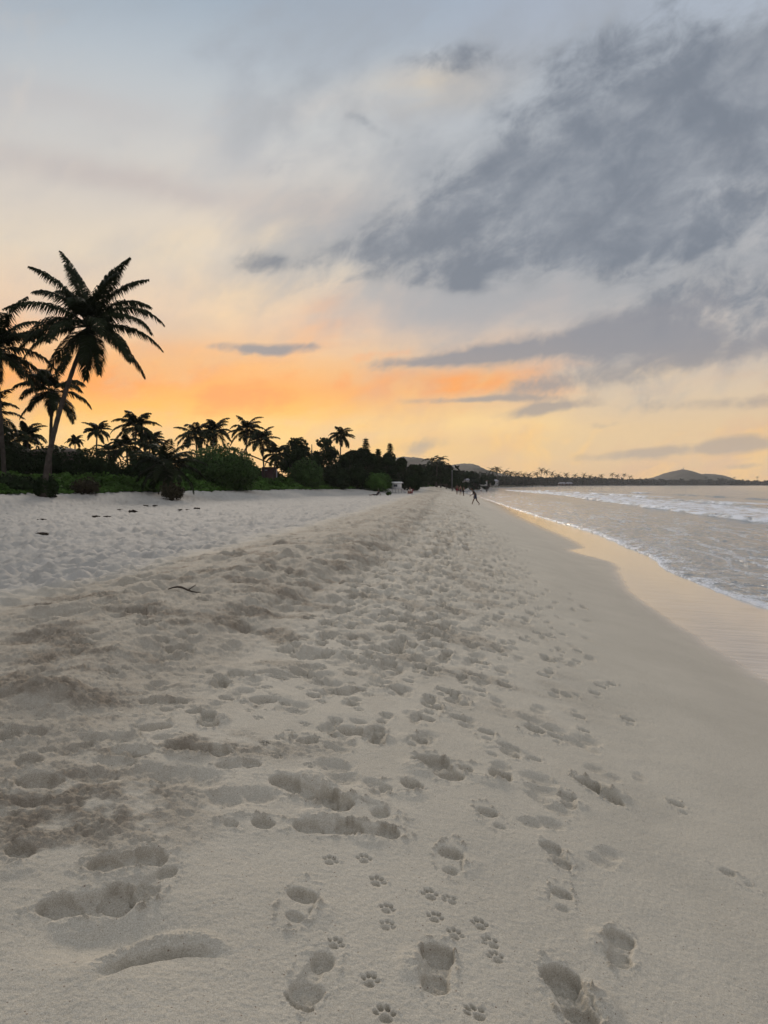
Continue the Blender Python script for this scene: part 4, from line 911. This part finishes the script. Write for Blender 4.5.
# ---- far wood, one continuous mass along the bay
def far_wood():
    g = np.random.default_rng(5); a = Acc()
    pts = []
    for Yc in np.concatenate([np.arange(300, 900, 9), np.arange(900, 1960, 14)]):
        xs_ = float(x_shore(Yc))
        for k in range(7):
            dx = 7 + 9 * k + g.uniform(-4, 4); hh = (8.0 + 2.6 * fbm(np.array([Yc / 60.]), np.array([k * 1.0]), 77, 3)[0] * 2) * g.uniform(.7, 1.15)
            if Yc > 1200: hh *= 1.5
            pts.append((xs_ - dx, Yc + g.uniform(-6, 6), hh))
    # and along the sideways far coast
    for xx in np.arange(200, 1900, 12):
        Yc = float(np.interp(xx, x_shore(np.arange(300, 2100, 5.)), np.arange(300, 2100, 5.)))
        for k in range(3):
            hh = (9.5 + 5 * fbm(np.array([xx / 70.]), np.array([k * 1.3]), 78, 3)[0]) * g.uniform(.8, 1.15); pts.append((xx, Yc + 14 + 16 * k + g.uniform(-5, 5), hh))
    for i, (px_, py_, hh) in enumerate(pts):
        e = [(0, 0, hh * .45, hh * .75, hh * .75, hh * .52)]
        V, F = leaf_cloud(e, 90, hh * .17, 500 + i % 37, cull=-2)
        V = V + np.array([px_, py_, 1.7]); a.add(V, F)
    tag(a.build('far_wood', M['far_leaf']), 'low dark band of woods along the far shore of the bay', kind='stuff')
far_wood()
# ---- creeping ground cover along the top of the beach
def creepers():
    g = np.random.default_rng(11); n = 190000
    Yc = 34 * np.exp(g.random(n) * math.log(240 / 34)); off = -g.random(n) ** .8 * np.clip(5 + Yc * .05, 0, 12)
    ed = x_veg(Yc) + 1.6 * fbm(Yc / 4, Yc * 0, 121, 4) + 1.0
    X_ = ed + off; Z_ = z_base(X_, Yc)
    hgt_ = (.14 + .78 * sstep(-off, .3, 3.4)) * (1 + Yc / 260) * (1 + .8 * fbm(X_ / 1.5, Yc / 1.8, 125, 3))
    keep = fbm(X_ / 1.2, Yc / 1.2, 129, 3) > -.32 - .3 * sstep(-off, 1, 3)
    X_, Yc, Z_, hgt_ = X_[keep], Yc[keep], Z_[keep], np.clip(hgt_[keep], .05, None)
    m = len(X_); P = np.stack([X_, Yc, Z_ + hgt_ * g.random(m) ** .5], -1)
    t1 = g.normal(size=(m, 3)) * np.array([1, 1, .6]); t1 /= np.linalg.norm(t1, axis=1)[:, None]; t2 = g.normal(size=(m, 3)); t2 = np.cross(t1, t2); t2 /= np.linalg.norm(t2, axis=1)[:, None]
    s1 = (.07 + Yc * .0013)[:, None] * g.uniform(.7, 1.4, m)[:, None]; s2 = s1 * .6
    V = np.stack([P - t1 * s1, P + t2 * s2, P + t1 * s1, P - t2 * s2], 1).reshape(-1, 3); b = np.arange(m)[:, None] * 4
    a = Acc(); a.add(V, np.vstack([np.hstack([b, b + 1, b + 2]), np.hstack([b, b + 2, b + 3])]))
    tag(a.build('ground_cover', M['creeper']), 'green creeping beach plants along the top of the sand', kind='stuff')
creepers()

# ------------------------------------------------------------------ hills
def hill(name, label, prof, Yd, depth, seed, rough=.06):
    """prof: (px, py) skyline; a real ridge with its own depth"""
    xs_ = np.array([(p[0] - 384) / FPX * Yd for p in prof]); hs = np.array([hgt(p[1], Yd) for p in prof]); f = pchip(xs_, hs)
    nx, ny = 200, 60; xg = np.linspace(xs_[0], xs_[-1], nx); yg = np.linspace(-depth, depth, ny)
    Xh, Yh = np.meshgrid(xg, yg, indexing='ij')
    sh = np.cos(np.clip(Yh / depth, -1, 1) * math.pi / 2) ** 1.3
    H = f(Xh + fbm(Xh / 60, Yh / 60, seed, 3) * 14 * (np.abs(Yh) / depth)) * sh
    H *= 1 + rough * 3 * fbm(Xh / 45, Yh / 70, seed + 4, 5, .6, True) * (1 - sh * .75) 
    H += fbm(Xh / 14, Yh / 14, seed + 8, 4, .7) * 3.2 * (H > 3)
    V = np.stack([Xh, Yh + Yd, H - .5], -1).reshape(-1, 3)
    i = np.arange(nx - 1)[:, None]; j = np.arange(ny - 1)[None, :]
    F = np.stack([i * ny + j, (i + 1) * ny + j, (i + 1) * ny + j + 1, i * ny + j + 1], -1).reshape(-1, 4)
    o = link(name, mesh_from(name, V, F, [M['hill']], True)); tag(o, label, kind='structure')
    return o
hill('hill', 'dark hill with flat shoulder left behind the shore trees', [(345, 482), (370, 470), (388, 462), (400, 457.5), (412, 458), (424, 459.5), (434, 463), (446, 466), (462, 464.5), (470, 464.5), (478, 468), (490, 472), (505, 476), (525, 482)], 1500, 330, 601)
hill('hill', 'grey hill with a tower standing alone beyond the bay', [(636, 482), (650, 478.5), (660, 476.5), (670, 472.5), (678, 470.5), (682, 469.6), (686, 470.6), (691, 473), (697, 474.2), (706, 474), (712, 474.4), (716, 475.5), (719, 478.5), (726, 479.5), (745, 482)], 2500, 260, 611, .03)
t = empty('hill_mast', (float((682.3 - 384) / FPX * 2500), 2500, hgt(470.2, 2500) - 1), label='tiny mast pair on the summit of the far grey hill', cat='mast')
for dx, hh in ((-2.2, 7.5), (2.4, 10.5)):
    a = Acc(); a.add(*tube([(dx, 0, -1), (dx, 0, hh * .5), (dx, 0, hh)], [1.4, .9, .45], 6)); a.box((dx, 0, hh * .68), (3.4, 1, 1.1)); a.build('pole', M['grey_paint'], t)

# ------------------------------------------------------------------ buildings
def cottage(c, w, d, h, label, name='beach_house', wall='wall_red', roof='roof_brown', rz=0, wins=2, roof_h=None, lit=False, group=None, cat='house', overhang=.4, eave=None):
    root = empty(name, c, rz, label=label, cat=cat, group=group); a = Acc(); a.box((0, 0, h / 2), (w, d, h)); a.build('wall', M[wall], root)
    rh = roof_h or h * .55; o = overhang
    r_ = Acc(); V = [(-w / 2 - o, -d / 2 - o, h), (w / 2 + o, -d / 2 - o, h), (w / 2 + o, d / 2 + o, h), (-w / 2 - o, d / 2 + o, h), (-w / 2 + w * .12, 0, h + rh), (w / 2 - w * .12, 0, h + rh)]
    V += [(v[0], v[1], v[2] + .16) for v in V]
    F = [(0, 1, 7), (0, 7, 6), (1, 2, 8), (1, 8, 7), (2, 3, 9), (2, 9, 8), (3, 0, 6), (3, 6, 9), (6, 7, 11), (6, 11, 10), (7, 8, 11), (8, 9, 10), (8, 10, 11), (9, 6, 10), (0, 2, 1), (0, 3, 2)]
    r_.add(V, F); r_.build('roof', M[roof], root)
    for k in range(wins):
        xx = (k + .5) / wins * w - w / 2; f = Acc()
        ww = min(1.1, w / wins * .5)
        for (cx, cz, sx_, sz_) in ((xx - ww / 2, h * .55, .09, h * .42), (xx + ww / 2, h * .55, .09, h * .42), (xx, h * .55 + h * .21, ww + .09, .09), (xx, h * .55 - h * .21, ww + .18, .09)):
            f.box((cx, -d / 2 - .03, cz), (sx_, .10, sz_))
        wf = f.build('window', M['white_paint' if wall != 'wall_red' else 'grey_paint'], root); p = Acc(); p.box((xx, -d / 2 - .012, h * .55), (ww - .09, .03, h * .42 - .09)); p.build('pane', M['lit' if lit else 'glass'], wf)
    return root
# red hut with its sloping roof behind the dome shrub
c = at(269, 101); hh = hgt(467, 101) - c.z
root = empty('beach_hut', c, .12, label='small dark red hut with brown sloping roof and pale corner post between two shrubs', cat='hut')
a = Acc(); a.box((0, 1.5, hh / 2), (1.9, 3, hh)); a.build('wall', M['wall_red'], root)
a = Acc(); V = [(-3.6, -.5, hh + 2.0), (-3.6, 3.5, hh + 2.0), (1.15, 3.5, hh + .02), (1.15, -.5, hh + .02)]; V += [(v[0], v[1], v[2] + .14) for v in V]
a.add(V, [(0, 1, 2), (0, 2, 3), (4, 6, 5), (4, 7, 6), (0, 3, 7), (0, 7, 4), (3, 2, 6), (3, 6, 7), (2, 1, 5), (2, 5, 6), (1, 0, 4), (1, 4, 5)]); a.build('roof', M['roof_brown'], root)
a = Acc(); a.box((1.05, -.2, hh / 2), (.14, .14, hh)); a.build('post', M['grey_paint'], root)
a = Acc(); a.box((-.45, -.03, hh * .85), (.5, .05, .16)); a.build('sign_board', M['grey_paint'], root)
# dark house hidden behind the left palms, with lit openings
for (px0, px1, py, Yd, lab, lit) in [(2, 22, 453.5, 75, 'house in the shade at the left edge with one long lit window', 1), (44, 70, 454.5, 78, 'dark house right of the leaning trunk with two small lit windows', 2)]:
    c = at((px0 + px1) / 2, Yd); w = (px1 - px0) / FPX * Yd * 1.5; h = hgt(py, Yd) - c.z
    root = cottage(c, w, 4, h, lab, wall='wood', roof='wood', wins=0, roof_h=.5)
    if lit == 1: rects = [(11.5, 455.5, 8.5, 1.9)]
    else: rects = [(53.5, 456.5, 4.0, 2.6), (59.3, 457.5, 1.8, 2.4)]
    for (wx, wy, ww, wh) in rects:
        sc_ = Yd / FPX; cx = (wx - (px0 + px1) / 2) * sc_; cz = hgt(wy, Yd - 2) - c.z
        f = Acc(); 
        for (ox, oz, sx_, sz_) in ((-(ww * sc_) / 2 - .05, 0, .1, wh * sc_ + .2), ((ww * sc_) / 2 + .05, 0, .1, wh * sc_ + .2), (0, wh * sc_ / 2 + .05, ww * sc_, .1), (0, -wh * sc_ / 2 - .05, ww * sc_, .1)):
            f.box((cx + ox, -2.03, cz + oz), (sx_, .1, sz_))
        wf = f.build('window', M['wood'], root); p = Acc(); p.box((cx, -2.012, cz), (ww * sc_, .03, wh * sc_)); p.build('pane', M['lit'], wf)
# lifeguard hut on legs
c = at(397, 118); root = empty('lifeguard_hut', c, -.45, label='white lifeguard hut with overhanging roof beside the bright green dome shrub', cat='lifeguard hut'); root.scale = (.82, .82, .82)
a = Acc(); a.box((0, 0, 1.35), (1.35, 1.35, 1.1)); a.build('cabin', M['white_paint'], root)
a = Acc(); a.box((0, 0, 2.02), (2.0, 1.9, .24), 0, .72); a.build('roof', M['white_paint'], root)
a = Acc(); a.box((.05, -.15, .77), (1.9, 1.8, .08)); a.build('deck', M['grey_paint'], root)
for sx_ in (-.6, .6):
    for sy_ in (-.6, .6):
        a = Acc(); a.add(*tube([(sx_ * 1.15, sy_ * 1.15, -.2), (sx_, sy_, .78)], [.05, .05], 6)); a.build('leg', M['grey_paint'], root)
a = Acc()
for k in (-.8, 0, .8): a.add(*tube([(k + .1, -1.0, .8), (k + .1, -1.0, 1.35)], [.025, .025], 5))
a.add(*tube([(-.75, -1.0, 1.35), (.95, -1.0, 1.35)], [.025, .025], 5)); a.build('railing', M['grey_paint'], root)
a = Acc(); a.box((0, -.69, 1.42), (.8, .03, .45)); wn = a.build('window', M['glass'], root)
a = Acc(); a.add(*tube([(1.0, .3, .75), (1.9, .3, -.1)], [.05, .05], 5)); a.add(*tube([(1.0, -.3, .75), (1.9, -.3, -.1)], [.05, .05], 5))
for k in range(4): a.add(*tube([(1.18 + .2 * k, -.3, .6 - .18 * k), (1.18 + .2 * k, .3, .6 - .18 * k)], [.03, .03], 5))
a.build('ladder', M['grey_paint'], root)
# long pale houses far along the beach
hs = [(458, 10, 478.6, 300, 'leftmost pale low beach house under the second hill', 'roof_grey'), (470, 11, 478.9, 330, 'long pale house in the middle of the low row under the second hill', 'roof_grey'), (482, 9, 479.6, 350, 'house at the right end of the low row behind the walking man', 'roof_brown'), (494, 7, 480.2, 400, 'smallest far house near the start of the wooded shore', 'roof_grey')]
for px, wpx, py, Yd, lab, rf in hs:
    c = at(px, Yd, 1.7); cottage(c, wpx / FPX * Yd, 5, hgt(py, Yd) - 1.7 - .7, lab, wall='wall_pale', roof=rf, wins=3, roof_h=.9, group='low houses along the far beach')
for px, Yd, py, lab in [(562, 640, 481.5, 'pale house peeping out of the far woods over the breaking waves'), (569, 655, 480.5, 'second pale house in the far woods right of the first')]:
    c = at(px, Yd - 30, 1.7); cottage(c, 5, 4, 1.5, lab, wall='roof_brown', roof='roof_grey', wins=2, roof_h=.8)
# pole on the beach
c = at(452, 165); root = empty('pole', c, label='thin pale upright pole at the top of the beach before the far trees', cat='pole')
a = Acc(); hh = hgt(471, 165) - c.z; a.add(*tube([(0, 0, -.3), (0, 0, hh)], [.04, .03], 8)); a.build('shaft', M['grey_paint'], root)
a = Acc(); a.box((0, 0, hh + .05), (.2, .2, .1)); a.build('cap', M['grey_paint'], root)

# ------------------------------------------------------------------ small things lying on the sand
def gz(x, y):
    dg = bpy.context.evaluated_depsgraph_get()
    ok, loc, *_ = sc.ray_cast(dg, Vector((x, y, 8)), Vector((0, 0, -1)))
    return loc.z if ok else zg(x, y)
def sand_z(x, y):
    o = bpy.data.objects['beach_sand']; ok, loc, n_, i_ = o.ray_cast(Vector((x, y, 8)), Vector((0, 0, -1)))
    return loc.z if ok else zg(x, y)
def on_sand(px, py, z0=1.1):
    v = Vector(((px - 384) / FPX, 1, (512 - py) / FPX)); cc, ss = math.cos(PITCH), math.sin(PITCH)
    d = Vector((v.x, v.y * cc + v.z * ss, -v.y * ss + v.z * cc)).normalized()
    ok, loc, n_, i_ = bpy.data.objects['beach_sand'].ray_cast(CAM, d)
    return loc if ok else at(px, 60)
weeds = [(42, 520, .16, 'small dark lump of seaweed far left on the pale dry sand'), (42, 535, .22, 'dark lump of seaweed nearest the viewer on the pale dry sand'), (96, 517, .20, 'left lump of the seaweed pair on pale sand below the bushy palm'), (107, 517, .16, 'right lump of the seaweed pair on pale sand below the bushy palm'),
         (133, 512, .30, 'largest flat lump of seaweed on the pale sand'), (145, 506, .20, 'seaweed lump high on the sand, first of a row of two'), (155, 506, .20, 'seaweed lump high on the sand, second of a row of two'), (181, 510, .16, 'little seaweed scrap left of the dark husk'), (187, 510, .14, 'tiny seaweed scrap next to the dark husk'), (197, 509, .24, 'dark coconut husk on the sand under the big dome shrub'),
         (120, 510, .14, 'thin seaweed scrap up sand from the largest lump'), (104, 672, .05, 'little leaf scrap on the trampled sand')]
for i, (px, py, sz, lab) in enumerate(weeds[:11]):
    p = on_sand(px, py); bm = bmesh.new(); bmesh.ops.create_icosphere(bm, subdivisions=3, radius=1)
    for v in bm.verts:
        n_ = float(fbm(np.array([v.co.x * 2.3 + i]), np.array([v.co.y * 2.3 + v.co.z * 1.7]), 700 + i, 3)[0])
        v.co = Vector((v.co.x * sz * .95, v.co.y * sz * .6, v.co.z * sz * .20)) * (1 + 1.3 * n_)
    me = bpy.data.meshes.new('seaweed_clump'); bm.to_mesh(me); bm.free(); me.materials.append(M['weed'])
    for q in me.polygons: q.use_smooth = True
    o = link('coconut_husk' if 'husk' in lab else 'seaweed_clump', me, None, (p.x, p.y, p.z + sz * .12)); o.rotation_euler = (0, 0, i * 1.3)
    tag(o, lab, 'husk' if 'husk' in lab else 'seaweed', None if 'husk' in lab else 'seaweed lumps on the dry sand')
p0 = on_sand(168, 591); p1 = on_sand(201, 592); a = Acc(); L_ = (p1 - p0); mid = p0 + L_ * .5
pth = [Vector((0, 0, .02)) + Vector((L_.x, L_.y, L_.z)) * t_ + Vector((0, .03 * math.sin(t_ * 7), .025 * math.sin(t_ * 5))) for t_ in [k / 8 for k in range(9)]]
a.add(*tube(pth, [.005, .009, .011, .012, .011, .010, .008, .006, .003], 7)); a.add(*tube([pth[5], pth[5] + Vector((.07, .06, .05))], [.008, .003], 5))
o = a.build('driftwood_stick', M['wood'], None, p0, True); tag(o, 'bent driftwood stick lying on the brown trampled sand left of the crest', 'stick')

# ------------------------------------------------------------------ people
def skin_mesh(name, pts, edges, rad, mat, parent, root_i=0, sub=1):
    me = bpy.data.meshes.new(name); me.from_pydata([tuple(p) for p in pts], edges, []); o = bpy.data.objects.new(name, me); C.objects.link(o)
    sm = o.modifiers.new('skin', 'SKIN'); sm.use_smooth_shade = True
    for i, d in enumerate(me.skin_vertices[0].data): d.radius = (rad[i], rad[i] * .92); d.use_root = (i == root_i)
    ss_ = o.modifiers.new('sub', 'SUBSURF'); ss_.levels = sub; ss_.render_levels = sub
    dg = bpy.context.evaluated_depsgraph_get(); nm = bpy.data.meshes.new_from_object(o.evaluated_get(dg)); nm.materials.clear(); nm.materials.append(mat)
    bpy.data.objects.remove(o); nm.name = name
    return link(name, nm, parent)
POSES = {  # joints in metres, person faces +x in the pose, y is left
 'walk': dict(pelvis=(0, 0, .93), waist=(.06, 0, 1.06), chest=(.19, 0, 1.27), neck=(.29, 0, 1.43), head0=(.35, 0, 1.50), head=(.40, 0, 1.58),
     shL=(.20, .17, 1.36), elL=(.06, .22, 1.11), wrL=(.16, .22, .88), shR=(.22, -.17, 1.36), elR=(.28, -.22, 1.08), wrR=(.46, -.20, .95),
     hipL=(.01, .09, .88), knL=(.20, .10, .50), anL=(.34, .10, .09), toL=(.48, .11, .04), hipR=(.0, -.09, .88), knR=(-.10, -.10, .47), anR=(-.38, -.10, .13), toR=(-.27, -.11, .03)),
 'stand': dict(pelvis=(0, 0, .95), waist=(0, 0, 1.08), chest=(.01, 0, 1.28), neck=(0, 0, 1.46), head0=(.01, 0, 1.53), head=(.02, 0, 1.62),
     shL=(0, .18, 1.39), elL=(-.02, .25, 1.12), wrL=(.06, .25, .88), shR=(0, -.18, 1.39), elR=(-.02, -.25, 1.12), wrR=(.08, -.22, .89),
     hipL=(0, .09, .90), knL=(.03, .10, .49), anL=(.0, .11, .08), toL=(.14, .13, .03), hipR=(0, -.09, .90), knR=(.04, -.12, .49), anR=(-.03, -.13, .08), toR=(.11, -.15, .03)),
 'sit': dict(pelvis=(0, 0, .12), waist=(-.03, 0, .25), chest=(-.02, 0, .46), neck=(.03, 0, .62), head0=(.06, 0, .69), head=(.09, 0, .77),
     shL=(.0, .18, .55), elL=(.16, .24, .36), wrL=(.38, .16, .40), shR=(0, -.18, .55), elR=(.16, -.24, .36), wrR=(.38, -.16, .40),
     hipL=(.02, .10, .12), knL=(.38, .13, .46), anL=(.62, .12, .09), toL=(.75, .13, .04), hipR=(.02, -.10, .12), knR=(.38, -.13, .46), anR=(.62, -.12, .09), toR=(.75, -.13, .04)),
 'recline': dict(pelvis=(0, 0, .11), waist=(-.10, 0, .20), chest=(-.24, 0, .37), neck=(-.30, 0, .53), head0=(-.30, 0, .60), head=(-.28, 0, .68),
     shL=(-.27, .18, .46), elL=(-.40, .24, .24), wrL=(-.48, .26, .05), shR=(-.27, -.18, .46), elR=(-.40, -.24, .24), wrR=(-.48, -.26, .05),
     hipL=(.05, .10, .11), knL=(.48, .12, .17), anL=(.90, .12, .08), toL=(.96, .13, .19), hipR=(.05, -.10, .11), knR=(.48, -.13, .15), anR=(.90, -.14, .08), toR=(.96, -.16, .19)),
}
RAD = dict(pelvis=.145, waist=.12, chest=.155, neck=.058, head0=.075, head=.098, shL=.062, elL=.045, wrL=.030, shR=.062, elR=.045, wrR=.030, hipL=.092, knL=.062, anL=.042, toL=.036, hipR=.092, knR=.062, anR=.042, toR=.036)
EDG = [('pelvis', 'waist'), ('waist', 'chest'), ('chest', 'neck'), ('neck', 'head0'), ('head0', 'head'), ('chest', 'shL'), ('shL', 'elL'), ('elL', 'wrL'), ('chest', 'shR'), ('shR', 'elR'), ('elR', 'wrR'),
       ('pelvis', 'hipL'), ('hipL', 'knL'), ('knL', 'anL'), ('anL', 'toL'), ('pelvis', 'hipR'), ('hipR', 'knR'), ('knR', 'anR'), ('anR', 'toR')]
def person(loc, rz, pose, label, top, bottom, skin='skin', scale=1.0, sleeves=True, long_=False):
    J = {k: Vector(v) for k, v in POSES[pose].items()}; root = empty('person', loc, rz, label=label, cat='person'); root.scale = (scale,) * 3
    names = list(J); P = [J[k] for k in names]; R_ = [RAD[k] for k in names]; E_ = [(names.index(a), names.index(b)) for a, b in EDG]
    for s_ in 'LR':                    # hands: palm, four fingers, thumb
        wr = J['wr' + s_]; d = (wr - J['el' + s_]).normalized(); sd = Vector((0, 1, 0)); sd = (sd - d * sd.dot(d)).normalized(); nr_ = d.cross(sd)
        pi = len(P); P.append(wr + d * .075); R_.append(.030); E_.append((names.index('wr' + s_), pi))
        for k, (o_, l_) in enumerate([(-.028, .060), (-.009, .070), (.010, .066), (.028, .052)]):
            b = wr + d * .10 + nr_ * o_; q = len(P); P.append(b); R_.append(.009); E_.append((pi, q)); P.append(b + d * l_ * .55 + sd * .012); R_.append(.0085); E_.append((q, q + 1)); P.append(b + d * l_ + sd * .03); R_.append(.008); E_.append((q + 1, q + 2))
        q = len(P); P.append(wr + d * .045 - nr_ * .045); R_.append(.011); E_.append((pi, q)); P.append(wr + d * .085 - nr_ * .07); R_.append(.010); E_.append((q, q + 1))
    # nose and ears give the head its face
    h = J['head']; fw = Vector((1, 0, 0)); hi = names.index('head')
    q = len(P); P.append(h + fw * .105 + Vector((0, 0, -.01))); R_.append(.012); E_.append((hi, q))
    crown_i = len(P); P.append(h + Vector((-.01, 0, .07))); R_.append(.075); E_.append((hi, crown_i))
    skin_mesh('body', P, E_, R_, M[skin], root)
    a = Acc()                          # hair: cap over the back and top of the head
    bm = bmesh.new(); bmesh.ops.create_uvsphere(bm, u_segments=14, v_segments=10, radius=.118)
    for v in list(bm.verts):
        if v.co.x > .045 and v.co.z < .05: v.co.x = .03; v.co *= .8
    hc = h + Vector((-.022, 0, .045)); me = bpy.data.meshes.new('hair'); bm.to_mesh(me); bm.free(); me.materials.append(M['hair']); 
    for v in me.vertices: v.co = v.co + hc
    link('hair', me, root)
    def shell(nm, ks, ed, g_, mat):
        pp = [J[k] for k in ks] if not isinstance(ks, dict) else list(ks.values()); kk = list(ks); ee = [(kk.index(a_), kk.index(b_)) for a_, b_ in ed]
        skin_mesh(nm, pp, ee, [RAD.get(k.split('_')[0], .1) * g_ + .008 for k in kk], M[mat], root)
    if top:
        ks = {k: J[k] for k in ('pelvis', 'waist', 'chest', 'shL', 'shR')}; ed = [('pelvis', 'waist'), ('waist', 'chest'), ('chest', 'shL'), ('chest', 'shR')]
        ks['neck_'] = J['chest'].lerp(J['neck'], .55); ed.append(('chest', 'neck_'))
        if sleeves:
            ks['elL_'] = J['shL'].lerp(J['elL'], .7); ks['elR_'] = J['shR'].lerp(J['elR'], .7); ed += [('shL', 'elL_'), ('shR', 'elR_')]
        RAD['neck_'] = .08
        shell('shirt', ks, ed, 1.10, top)
    if bottom:
        f = .97 if long_ else .62
        ks = {k: J[k] for k in ('waist', 'pelvis', 'hipL', 'hipR')}; ks['knL_'] = J['hipL'].lerp(J['knL'], f + .15); ks['knR_'] = J['hipR'].lerp(J['knR'], f + .15)
        shell('shorts', ks, [('pelvis', 'waist'), ('pelvis', 'hipL'), ('pelvis', 'hipR'), ('hipL', 'knL_'), ('hipR', 'knR_')], 1.16, bottom)
    return root
def pp_(px, Yd): x = (px - 384) / FPX * Yd; return Vector((x, Yd, sand_z(x, Yd) - .01))
person(pp_(475.6, 74), math.radians(172), 'walk', 'man in dark clothes walking bent forward along the wet sand', 'cloth_black', 'cloth_navy', 'skin_dark', 1.03)
person(pp_(457, 128), math.radians(80), 'stand', 'leftmost of three people standing at the water edge, in dark red swimwear', 'cloth_brown', 'cloth_red', 'skin_dark', 1.04, False)
person(pp_(460.4, 131), math.radians(-60), 'stand', 'middle of three people standing at the water edge', 'cloth_brown', 'cloth_navy', 'skin', .98, False)
person(pp_(463.6, 130), math.radians(150), 'stand', 'rightmost of three people standing at the water edge', None, 'cloth_black', 'skin_dark', 1.0)
person(pp_(486.6, 235), math.radians(90), 'stand', 'farthest dark figure standing by the sea beyond the walking man', 'cloth_black', 'cloth_black', 'skin_dark', 1.0)
person(pp_(481, 240), math.radians(20), 'stand', 'far pale figure left of the farthest dark figure', 'cloth_pale', 'cloth_navy', 'skin', .95)
person(pp_(376.5, 92), math.radians(205), 'recline', 'person in black lying back propped on their arms on the dry sand', 'cloth_black', 'cloth_black', 'skin_dark', 1.0, True, True)
# low beach chair with a person in it
cc = pp_(410.2, 93); root = empty('beach_chair', cc, math.radians(250), label='low dark red beach chair carrying a seated person in pale clothes', cat='chair')
a = Acc(); a.box((.05, 0, .20), (.46, .50, .035)); a.build('seat', M['cloth_red'], root)
a = Acc(); a.add([(-.20, -.25, .20), (-.20, .25, .20), (-.46, .25, .74), (-.46, -.25, .74), (-.23, -.25, .19), (-.23, .25, .19), (-.49, .25, .73), (-.49, -.25, .73)], [(0, 1, 2), (0, 2, 3), (4, 6, 5), (4, 7, 6), (0, 3, 7), (0, 7, 4), (1, 5, 6), (1, 6, 2), (3, 2, 6), (3, 6, 7)]); a.build('backrest', M['cloth_red'], root)
for sx_ in (-.22, .26):
    for sy_ in (-.25, .25):
        a = Acc(); a.add(*tube([(sx_, sy_, 0), (sx_ * .8, sy_, .21)], [.014, .014], 6)); a.build('leg', M['metal'], root)
for sy_ in (-.29, .29):
    a = Acc(); a.box((.02, sy_, .40), (.44, .045, .025)); a.add(*tube([(.2, sy_, .2), (.2, sy_, .4)], [.012, .012], 5)); a.build('armrest', M['metal'], root)
person(cc + Vector((0, 0, .12)), math.radians(250), 'sit', 'person in pale clothes sitting in the low red beach chair', 'cloth_pale', 'cloth_red', 'skin', .98)

# ------------------------------------------------------------------ air
def haze():
    a = Acc(); a.box((0, 0, 52), (6900, 6900, 118)); o = a.build('haze', bpy.data.materials.new('haze_air')); m = o.data.materials[0]; m.use_nodes = True; nt = m.node_tree; nt.nodes.clear()
    v = nt.nodes.new('ShaderNodeVolumePrincipled'); v.inputs['Density'].default_value = .00007; v.inputs['Color'].default_value = (.93, .93, .95, 1); v.inputs['Anisotropy'].default_value = .2
    ou = nt.nodes.new('ShaderNodeOutputMaterial'); nt.links.new(v.outputs[0], ou.inputs['Volume']); tag(o, 'thin sea haze', kind='stuff')
haze()
